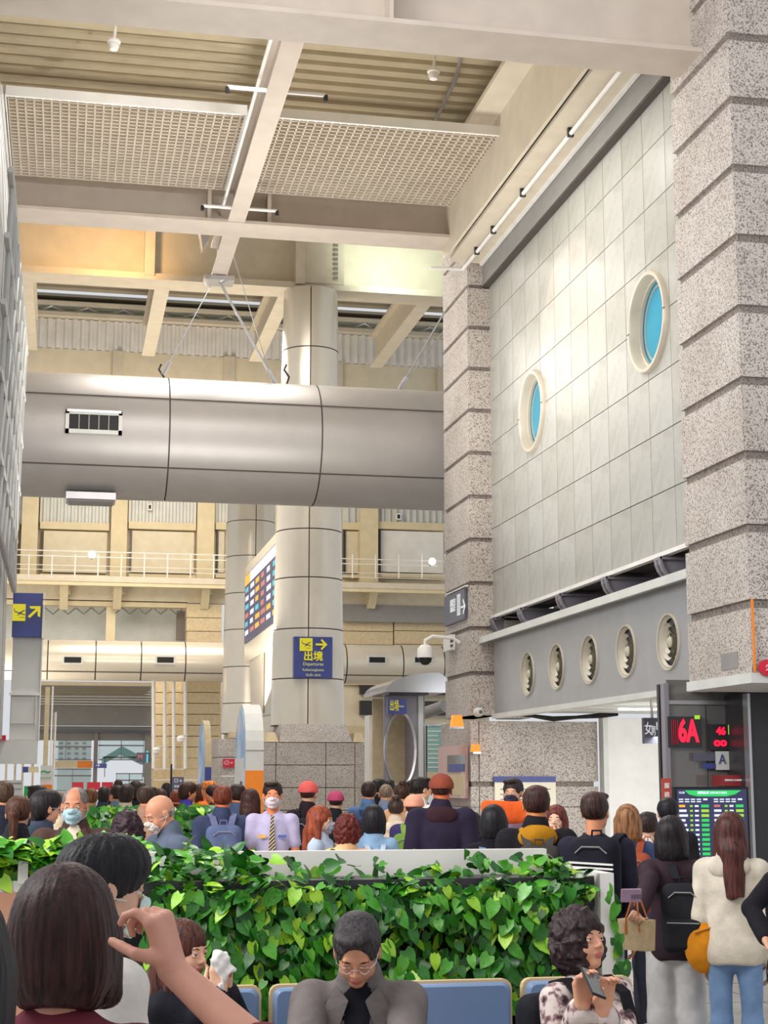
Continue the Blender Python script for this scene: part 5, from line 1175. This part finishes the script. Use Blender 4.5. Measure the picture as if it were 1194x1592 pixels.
    if tie:
        b=MB(); b.rings([[tuple(T@Vector((x*w,.118+g+dy,z))) for x,dy in((-1,0),(1,0),(1,.008),(-1,.008))] for w,z in((.012,.475),(.018,.455),(.012,.44),(.030,.16),(.0,.11))]); b.build('necktie',tiemat(),e)
        for s,w in((-1,'#5968a8'),(1,'#5968a8')): MB().box(-.035,.035,0,.006,-.012,.012).build('badge',cloth('#e9b25a' if s>0 else w),e).matrix_basis=T@Matrix.Translation((s*.085,.125,.30))
    # trousers
    if sit:
        Kn=[np.array(INV_ for INV_ in())] if False else [np.array((s*.11,.44,.02)) for s in(1,-1)]; An=[np.array((s*.12,.40,-.40)) for s in(1,-1)]
    else: Kn=[np.array((s*.09,.015,-.44)) for s in(1,-1)]; An=[np.array((s*.10,-.01,-.83)) for s in(1,-1)]
    def trf(P):
        d=ell(P,(0,0,-.01 if not sit else -.0),(.148,.108,.12))
        for s,K,A_ in zip((1,-1),Kn,An): d=U(.03,d,cap(P,(s*.08,0,-.03),K,.080+wide*.02,.058+wide*.03),cap(P,K,A_,.058+wide*.03,.042+wide*.045))
        return d+wav(P,20)*.004
    SP=SC@Matrix.Translation((0,0,pelv)); pts_=np.array(list(Kn)+list(An)+[(-.17,-.14,-.12),(.17,.14,.1)]); v,q=surf(trf,pts_.min(0)-.12,pts_.max(0)+.12,max(ch,.014)); mobj('trousers',[(tf(v,SP),q,0)],[cloth(pants)],e)
    v,q=cached('shoe',lambda P:np.maximum(U(.02,ell(P,(0,.04,.0),(.042,.125,.05)),cap(P,(0,-.03,.0),(0,-.03,.06),.04)),-.035-P[:,2]),(-.06,-.12,-.05),(.06,.19,.11),.014)
    for A_ in An: mobj('shoe',[(tf(v,SP@Matrix.Translation(Vector(A_)+Vector((0,0,-.065)))),q,0)],[cloth('#d9d6d2' if fem else '#26252a')],e)
    e['_']=0; del e['_']
    return e,Matrix.Translation(base)@Rz@T,Matrix.Translation(base)@Rz@Hm
_lc={}
def new_lip(s):
    if s not in _lc: _lc[s]=plain('lips','#b5655c',.4)
    return _lc[s]
M['eyewhite']=plain('eye_white','#d9d3cd',.2); M['iris']=plain('iris','#1b120e',.15)
def tiemat():
    if 'tie' not in _mc:
        m,nt,b=new('striped_tie','#2c2c34',.5); w=nt.nodes.new('ShaderNodeTexWave'); w.inputs['Scale'].default_value=22; w.bands_direction='DIAGONAL'
        tc=nt.nodes.new('ShaderNodeTexCoord'); nt.links.new(tc.outputs['Object'],w.inputs['Vector']); r=ramp(nt,w.outputs[0],[(.4,'#24222b'),(.6,'#c9b58a')]); nt.links.new(r.outputs[0],b.inputs['Base Color']); _mc['tie']=m
    return _mc['tie']
def bag(PM,lab,c='#23242b',c2=None,kind='pack',stripes=0,size=1.,off=(0,-.235,.20),cat='backpack',hb=1.):
    """PM: torso matrix of the wearer"""
    T,mn=PM[1],PM; loc=T@Vector(off); rot=T.to_3x3().normalized().to_4x4(); sc=T.to_scale().x*size; e=empty('backpack',loc,lab,cat); e.rotation_euler=rot.to_euler()
    K=Matrix.Diagonal((sc,sc,sc,1)); cm=cloth(c); cm2=cloth(c2 or c)
    def bf(P): return U(.02,rbx(P,(0,.0,0),(.145,.075,.215*hb),.06),rbx(P,(0,-.02,.06),(.12,.07,.13*hb),.05))+wav(P,22)*.003
    v,q=cached('bag%.2f'%hb,bf,(-.19,-.15,-.26*hb),(.19,.12,.26*hb),.013); mobj('bag_body',[(tf(v,K),q,0)],[cm],e)
    v,q=cached('pocket',lambda P:rbx(P,(0,-.085,-.09),(.115,.035,.095),.028)+wav(P,25)*.002,(-.14,-.14,-.21),(.14,-.03,.02),.011); mobj('front_pocket',[(tf(v,K),q,0)],[cm2],e)
    b=MB(); b.tube([tuple(K@Vector(k)) for k in((-.03,.05,.21*hb),(-.025,.05,.25*hb),(.025,.05,.25*hb),(.03,.05,.21*hb))],.007*sc,6); b.build('carry_handle',cm2,e)
    b=MB(); b.tube([tuple(K@Vector(k)) for k in((-.09,-.094,.13),(-.05,-.103,.165),(.05,-.103,.165),(.09,-.094,.13))],.004*sc,5); b.tube([tuple(K@Vector(k)) for k in((-.10,-.118,-.02),(.10,-.118,-.02))],.004*sc,5); b.build('zip_line','gband' if c!='#c9cbd0' else 'dark',e)
    for s in(1,-1):
        b=MB(); path=[(s*.06,.07,.19*hb),(s*.085,.12,.27),(s*.098,.215,.292),(s*.105,.31,.24),(s*.115,.345,.12),(s*.135,.335,.0),(s*.16,.25,-.1),(s*.13,.06,-.17)]
        o_=Vector((0,off[1]+.215,off[2]-.20)); rs=[]
        for i,pp in enumerate(path):
            pp=Vector(pp)-o_; w=.026; dx=Vector((w,0,0)) if i<5 else Vector((w*.4,w*.6,0)); rs.append([tuple(K@(pp-dx)),tuple(K@(pp+dx)),tuple(K@(pp+dx+Vector((0,.004 if i>2 else -.004,.010)))),tuple(K@(pp-dx+Vector((0,.004 if i>2 else -.004,.010))))])
        b.rings(rs); b.build('strap',cm2,e)
    if stripes:
        for k in range(stripes): MB().rings([[tuple(K@Vector((sx*.125,y,.075-k*.024-.010*(sx+1)/2+dz))) for sx,dz in((-1,0),(1,0),(1,.010),(-1,.010))] for y in(-.108,-.090)]).build('white_stripe','white',e)
    return e
# ================================================================== THE PEOPLE
BK='#16131a'; BR='#3a2019'; AU='#5a2c1e'
# --- nearest three, left
P1=person(106,1344,2.48,-14,'person with a smooth dark brown bob, nearest, bare forearm raised beside the head',hair='bob',hc='#34191a',skin='#cf9580',top='#6d2b38',tstyle='shirt',near=2,fem=1,sleeve=.02,pants='#2b2d38',
  arms={'R':((412,1640,2.22),(268,1508,2.34))},hnd={'R':dict(d=(-.30,-.05,1),pn=(-1,.35,.1),curl=.95,pinch=1,thumb=.9)})
P2=person(172,1297,3.25,-72,'black-haired person in profile with a mint face mask and white jacket',hair='fringe',hc='#121016',mask='#cfe3dc',top='#d9d3cc',near=2,skin='#d7a890',hpitch=6,inner='#e8e4dd')
P3=person(-92,1366,1.85,0,'person in black cut off by the left edge of the view',hair='bob',hc='#141318',top='#17161b',near=1,fem=1,tstyle='coat')
# --- seated row
P4=person(291,1430,5.90,-128,'seated woman with auburn fringe, black jacket and a tissue in her hand',hair='long',hc='#4c261c',skin='#e0ae93',top='#1c1c24',near=2,fem=1,sit=True,Hs=.93,hpitch=4,inner='#26262e',
  arms={'R':((300,1590,5.75),(340,1545,5.72)),'L':((372,1592,5.9),(352,1540,5.80))},hnd={'R':dict(d=(0,0,1),curl=.6,pinch=1),'L':dict(d=(0,0,1),curl=.55)})
P5=person(553,1436,5.62,176,'seated man in a grey-brown jacket with glasses, grey side-swept hair, looking down',hair='grey',hc='#353033',skin='#c98e70',top='#6f6867',near=2,sit=True,Hs=1.02,lean=20,hpitch=13,glasses=True,inner='#17181f',bulk=.8,arms={'R':((470,1640,5.5),(520,1685,5.1)),'L':((635,1640,5.5),(580,1685,5.1))},pants='#2a2b33')
plaid,nt,bb=new('patterned_shirt','#cbb9b4',.85); vr=nt.nodes.new('ShaderNodeTexVoronoi'); vr.inputs['Scale'].default_value=30; tc=nt.nodes.new('ShaderNodeTexCoord'); nn=noise(nt,22,4); ad=nt.nodes.new('ShaderNodeMixRGB'); ad.inputs[0].default_value=.12; nt.links.new(tc.outputs['Object'],ad.inputs[1]); nt.links.new(nn.outputs[1],ad.inputs[2]); nt.links.new(ad.outputs[0],vr.inputs['Vector']); r_=ramp(nt,nn.outputs[0],[(.36,'#3a2a30'),(.44,'#8d6f70'),(.50,'#d2c2bd'),(.62,'#d9ccc6')]); nt.links.new(r_.outputs[0],bb.inputs['Base Color'])
P6=person(895,1413,5.85,-142,'seated curly-haired woman in a patterned shirt looking up from her phone',hair='curly',hc='#2c1a1e',skin='#d39a7c',tmat=plaid,top='#cbb9b4',tstyle='shirt',near=2,fem=1,sit=True,Hs=.95,hpitch=-12,hyaw=8,inner='#d9c39a',bulk=1,arms={'R':((868,1640,5.6),(907,1566,5.28)),'L':((975,1640,5.6),(938,1575,5.28))},hnd={'R':dict(d=(.12,.05,1),curl=.5,pn=(0,1,.2)),'L':dict(d=(-.1,.05,1),curl=.55,pn=(0,1,.2))})
e=empty('phone',aD(922,1528,5.22),'dark smartphone held by the curly-haired seated woman','phone'); e.rotation_euler=(rad(-50),rad(20),rad(20)); e.scale=(.82,.82,.82)
MB().box(-.037,.037,-.004,.004,-.075,.075).build('phone_body','black',e); MB().box(-.034,.034,-.006,-.004,-.07,.07).build('phone_screen','dglass',e); MB().box(.010,.03,.004,.008,.03,.06).build('camera_bump','dark',e)
def strapfree(PM,lab,c): return bag(PM,lab,c)
bag(P6,'black backpack worn by the curly-haired seated woman','#1c1b21')
# tissue in the seated woman's hand
def tisf(P): return U(.02,ell(P,(0,0,.03),(.034,.03,.036)),ell(P,(.012,0,-.03),(.014,.012,.05)),ell(P,(.03,.0,-.005),(.03,.012,.012)))+wav(P,120)*.007
v,q=surf(tisf,(-.08,-.08,-.10),(.09,.08,.10),.005); o=mobj('paper_tissue',[(v,q,0)],[cloth('#e4e2e0')],None); o.location=aD(342,1505,5.72); tag(o,'crumpled white tissue held up by the seated woman','tissue')
# --- right group
P7=person(1043,1268,8.1,-6,'long-haired woman in a dark plum jumper and wide white trousers, back turned',hair='shoulder',hc='#1d171a',top='#33242c',tstyle='hoodie',near=1,fem=1,bulk=.4,pants='#c9c7c6',wide=1,arms={'L':((1010,1372,7.9),(990,1420,7.6)),'R':'down'})
bag(P7,'black leather backpack hanging on the back of the woman in plum','#1e1f24',size=.95,off=(.09,-.235,.16))
P8=person(1134,1262,7.8,-10,'woman in a cream hooded jacket and blue jeans with long auburn hair',hair='long',hc='#4a231d',top='#cfc6b5',hood='#cfc6b5',tstyle='hoodie',near=1,fem=1,bulk=.9,pants='#7795bd',hyaw=18)
P9=person(1222,1268,6.9,62,'person in black sleeves and pale jeans cut by the right edge',hair='short',hc=BK,top='#17151b',tstyle='shirt',near=1,pants='#7f9cc4',arms={'L':((1168,1412,6.7),(1192,1462,6.5))})
P10=person(925,1231,8.6,-14,'man in a navy jumper with a black backpack striped in white',hair='short',hc='#38221d',skin='#d08b66',top='#262533',tstyle='shirt',near=1,bulk=.8,pants='#8f93a0')
bag(P10,'black backpack with three white stripes worn by the man in navy','#1b1b26',stripes=3,off=(.05,-.235,.27),size=1.05)
# tote and other held things
tp=aD(990,1450,7.55); e=empty('tote_bag',tp+Vector((0,0,-.08)),'beige paper tote bag with tan handles hanging beside the woman in plum','bag'); e.rotation_euler=(0,0,-.9); e.scale=(.62,.62,.75)
MB().rings([[(-.125,-.055,0),(.125,-.055,0),(.125,.055,0),(-.125,.055,0)],[(-.135,-.06,.19),(.135,-.06,.19),(.135,.06,.19),(-.135,.06,.19)]]).build('bag_body',cloth('#b8a17e'),e)
for y in(-.062,.062): MB().tube([(-.06,y,.12),(-.055,y,.2),(-.02,y*.3,.33),(.02,y*.3,.33),(.055,y,.2),(.06,y,.12)],.007,6).build('handle',M.setdefault('tanl',plain('tan_leather','#b0652f',.5)),e,True)
MB().box(-.07,-.05,-.066,-.058,.10,.16).build('handle_tab','tanl',e)
e=empty('tablet_wallet',aD(981,1392,7.45),'lilac wallet case held above the tote bag','wallet'); e.rotation_euler=(.2,0,.1); MB().box(-.05,.05,-.008,.008,-.03,.03).build('case_body',cloth('#9c8497'),e); MB().box(-.004,.052,-.012,-.008,-.01,.006).build('clasp',cloth('#6f5d6c'),e)
def sackf(P): return np.maximum(U(.03,ell(P,(0,0,-.03),(.125,.07,.15)),ell(P,(0,0,.09),(.085,.05,.07))),-.17-P[:,2])+wav(P,30)*.006
v,q=surf(sackf,(-.17,-.12,-.19),(.17,.12,.19),.01); e=empty('drawstring_bag',aD(1100,1458,7.75),'mustard orange drawstring bag beside the woman in jeans','bag'); mobj('bag_body',[(v,q,0)],[cloth('#d98b1e')],e)
MB().tube([(-.05,0,.12),(-.02,.05,.25),(.06,.06,.30),(.05,0,.13)],.010,6).build('handle',M.setdefault('mustard',plain('mustard_cord','#b8731c',.7)),e,True); MB().tube([(-.09,-.055,.03),(0,-.075,.06),(.09,-.055,.03)],.005,5).build('drawstring','mustard',e,True)
# --- queue behind the planter
def q(px,pt,D,ang,lab,**k):
    b=k.pop('pack',None); r=person(px,pt,D,ang,lab,**k)
    if b: bag(r,b[0],b[1],b[2] if len(b)>2 else None,size=b[3] if len(b)>3 else 1.)
    return r
q(975,1250,9.9,4,'woman with straight blonde-brown hair and a denim collar in the queue',hair='shoulder',hc='#8a5f3c',top='#3f4c6e',fem=1,pack=('rust red backpack of the blonde-haired woman','#9a4a32'))
q(1037,1240,10.8,10,'black-haired person half hidden behind the woman in plum',hair='short',hc=BK,top='#1c1b20')
plaid2,nt,bb=new('checked_cloth','#8fae98',.85); ck=nt.nodes.new('ShaderNodeTexBrick'); ck.inputs['Scale'].default_value=14; ck.inputs['Color1'].default_value=lin('#7fa78d'); ck.inputs['Color2'].default_value=lin('#d9d6c8'); ck.inputs['Mortar'].default_value=lin('#a5523f'); ck.inputs['Mortar Size'].default_value=.05; tc=nt.nodes.new('ShaderNodeTexCoord'); nt.links.new(tc.outputs['Object'],ck.inputs['Vector']); nt.links.new(ck.outputs[0],bb.inputs['Base Color'])
q(1006,1262,10.4,0,'short person in a green checked coat behind the striped backpack',hair='short',hc='#2b1d1c',tmat=plaid2,top='#8fae98',tstyle='coat',bulk=1.5)
q(833,1221,8.9,4,'man with brown hair and a mustard hood on a black jumper',hair='short',hc='#3a1f1c',skin='#d07f4c',top='#1d1a20',hood='#b07a17',tstyle='hoodie',near=1,bulk=1,trim=('#a8741a',.22,-.2),pack=('grey-black backpack under the mustard hood','#3b3836','#4a4643',.95))
q(797,1210,12.4,166,'guard in a dark face mask and lavender shirt facing the camera',hair='part',hc='#2a2322',mask='#3c3a4a',top='#b9b2d6',tstyle='shirt',near=1,skin='#cf9f80',arms='front')
o=MB(); pp=aD(795,1262,12.12); o.box(pp.x-.30,pp.x+.18,pp.y,pp.y+.05,pp.z-.07,pp.z+.07); o.box(pp.x-.30,pp.x+.18,pp.y-.01,pp.y,pp.z-.012,pp.z+.012)
def hvf(P): return rbx(P,(0,0,0),(.24,.05,.085),.04)+wav(P,20)*.008
v_,q_=surf(hvf,(-.3,-.1,-.13),(.3,.1,.13),.014); ho=mobj('folded_vest',[(v_,q_,0)],[cloth('#f0662c')],None); ho.location=pp; tag(ho,'bright orange folded vest held across the guard in the dark mask','vest')
q(767,1251,9.6,0,'woman with a glossy black bob and black top in the queue',hair='bob',hc='#131118',top='#17171d',fem=1,near=1,pack=('slate blue backpack of the woman with the black bob','#5b7391','#6b84a3',.9))
q(864,1251,11.2,168,'woman with reddish-brown hair lifting a camera to her face',hair='shoulder',hc='#6b3228',top='#24222c',fem=1,arms='face',skin='#e0b497')
q(686,1204,11.6,0,'broad man in a maroon cap and dark navy hooded jacket, back turned',hair='short',hc='#3a2018',skin='#c9683c',capc='#8a4432',top='#2b2438',hood='#3a2129',near=1,bulk=2)
q(735,1262,13.2,-8,'person with long dark hair right of the man in the maroon cap',hair='long',hc='#221a1b',top='#26242c',fem=1)
q(644,1236,12.6,-12,'person in a salmon pink cap with a violet jacket',hair='short',hc='#3b1e14',skin='#e08a5c',capc='#e6a184',top='#3c3360',pack=('olive green backpack of the person in the salmon cap','#6a8a3c','#7d9a45',1.))
q(615,1240,13.9,8,'person in a pale beige hooded top in front of the kiosk',hair='bun',hc='#3b2a22',top='#d9c3a8',hood='#e0ceb6',tstyle='hoodie',fem=1)
q(581,1251,11.0,6,'woman with black bob and pale denim jacket',hair='bob',hc='#131015',top='#8fb0cf',fem=1,near=1,pack=('white backpack on the pale denim jacket','#c9d4de','#b8c6d4',.8))
q(540,1266,10.2,0,'woman with curly red hair and an apricot top',hair='curly',hc='#5f1d16',top='#e8b98a',fem=1,near=1)
q(500,1252,10.8,-108,'woman with long auburn hair and a grey face mask looking to the queue',hair='long',hc='#8a3d22',mask='#a4a6b4',top='#b7c6d8',fem=1,near=1)
q(424,1214,12.4,180,'uniformed guard with striped tie and pale mask facing the camera',hair='short',hc='#2a1b18',mask='#e4d3d6',top='#bdb4d2',tstyle='shirt',near=1,tie=True,skin='#e08a60',sleeve=0,pants='#3c1d24')
q(480,1215,14.0,-18,'person in a coral pink cap and black jacket near the guard',hair='short',hc='#3b2018',capc='#d9605a',top='#2b1d24',pack=('black backpack of the person in the coral cap','#1d1b22'))
q(390,1226,13.6,-16,'woman with long dark hair and an orange shoulder strap beside the guard',hair='long',hc='#3c1d18',top='#33222a',fem=1,pack=('dark crossbody pack with an orange strap','#3a252b','#e8743a',.8))
q(346,1221,12.4,4,'man with reddish-brown hair and a navy jacket left of the guard',hair='short',hc='#6b2d17',skin='#cf6f43',top='#39415c',near=1,bulk=1.2,pack=('blue-grey backpack of the man with reddish-brown hair','#5b6688','#6d6f92',1.05))
q(368,1219,14.6,20,'black-haired person just behind the blue-grey backpack',hair='short',hc='#2a1611',skin='#e58a52',top='#4a5a78')
q(522,1230,15.2,0,'person in a rose cap and black top before the column base',hair='short',hc='#2a1a18',capc='#b3486a',top='#1f2126',pack=('black pack with a tan strap before the column base','#1e2024','#b58a6a',.7))
q(573,1215,15.6,3,'short-haired man in a denim jacket at the kiosk queue',hair='short',hc='#2b1a14',skin='#cf8a63',top='#56739c',pack=('dark blue pack on the denim jacket','#34406a',None,.9))
q(600,1218,16.2,0,'grey-haired man in a grey checked shirt at the kiosk queue',hair='buzz',hc='#7a6656',skin='#d39468',top='#7f879c')
q(589,1211,18.5,-20,'black-haired person behind the grey-haired man',hair='short',hc='#17120f',top='#1f1f26')
q(624,1217,15.0,10,'person with dark brown bun before the kiosk opening',hair='bun',hc='#3d2416',top='#c99a72',fem=1)
q(640,1213,18.8,-5,'farther black-haired person before the kiosk',hair='short',hc='#1a1512',top='#4a4652')
q(655,1208,14.6,-58,'young man in a white shirt turning right near the maroon cap',hair='short',hc='#1c1412',top='#e2d9d0',skin='#e0ac8a')
q(605,1212,20.5,5,'farthest dark-haired person at the kiosk queue',hair='short',hc='#20160f',top='#33303a')
# --- left crowd
q(117,1222,8.8,170,'older man with grey cropped hair, blue surgical mask and brown leather jacket',hair='buzz',hc='#6f6a68',skin='#c28363',mask='#a9cbd4',top='#4a3630',near=1,bulk=1.8,inner='#cfc4b0')
q(238,1232,8.9,112,'bald older man with a white mask and slate blue jacket bending left',hair='bald',hc='#9b928d',skin='#cf9273',mask='#e4dcd3',top='#5b6678',near=1,lean=8,hpitch=14,bulk=1.2)
q(198,1262,8.5,6,'person with wavy maroon-black hair and a coral red collar',hair='curly',hc='#2b151f',top='#d34a55',fem=1,near=1)
q(72,1228,9.6,-62,'young man with thin glasses and a navy jacket with beige sleeves',hair='fringe',hc='#1d1618',skin='#dc9f82',top='#3f4658',glasses=True,near=1,hood='#2f4048')
q(30,1236,9.3,-12,'woman with a long brown ponytail and black jacket at the left',hair='pony',hc='#4a2a1c',top='#24242c',fem=1,near=1,pack=('black crossbody pack with cream strap of the ponytail woman','#1f1f25','#cfc4b2',.7))
q(4,1214,11.4,14,'man in a dark navy jacket at the far left edge',hair='short',hc='#4a3426',skin='#d08a5e',top='#232634')
q(56,1221,13.6,60,'person in black with yellow trim behind the young man with glasses',hair='short',hc='#1d1614',top='#26241f')
q(96,1232,11.2,-30,'person hidden between the young man and the masked leather-jacket man',hair='short',hc='#5a4030',top='#c8b79c')
for i,(px,pt,D,a,hc_,tc_,l) in enumerate(((140,1226,16.2,20,'#6b4428','#9a8c5c','brown-haired person in olive behind the leather-jacket man'),(162,1223,19,-10,'#231b17','#3d4454','dark-haired person in slate left of the doorway group'),
 (184,1212,30,0,'#2a1f1a','#1c1c22','tiny far person in black by the entrance doors'),(181,1221,17,40,'#2b201a','#6f87a8','person in light blue bending in the doorway group'),(197,1219,16,-12,'#2a1e18','#cdbfa8','person in pale cream top in the doorway group'),(211,1214,17.5,0,'#231815','#2d3138','taller dark-haired person in the doorway group'),
 (229,1222,13.6,-30,'#3d2a20','#a9826b','person with brown hair behind the bald man'),(249,1226,16.5,10,'#3d2018','#3b2b30','person with maroon-tinted hair right of the bald man'),(259,1217,25,0,'#20181a','#1d2333','far man in a dark suit beside the black post'),
 (274,1229,19,-8,'#7a3a20','#5a3328','person with copper hair under the slate arrow sign'),(293,1216,17,-70,'#3b1f14','#5a49b5','person in a violet jacket near the totem'),(309,1219,19.5,80,'#4a2614','#e0622a','person in orange near the totem, left one'),
 (324,1214,19,60,'#e07a30','#e87a35','person in bright orange hood near the totem'),(333,1221,17,90,'#2d1a14','#4a2c2a','dark-haired person right of the orange hood'),(124,1225,22,0,'#3a2a22','#4a3c34','far person behind the leather-jacket man'),(219,1217,23,15,'#2a2220','#5c5048','far person between the doorway group and the bald man'))):
    q(px,pt,D,a,l,hair=('short','fringe','bob')[i%3],hc=hc_,top=tc_,skin='#dd8f62',pants='#2e2f38')
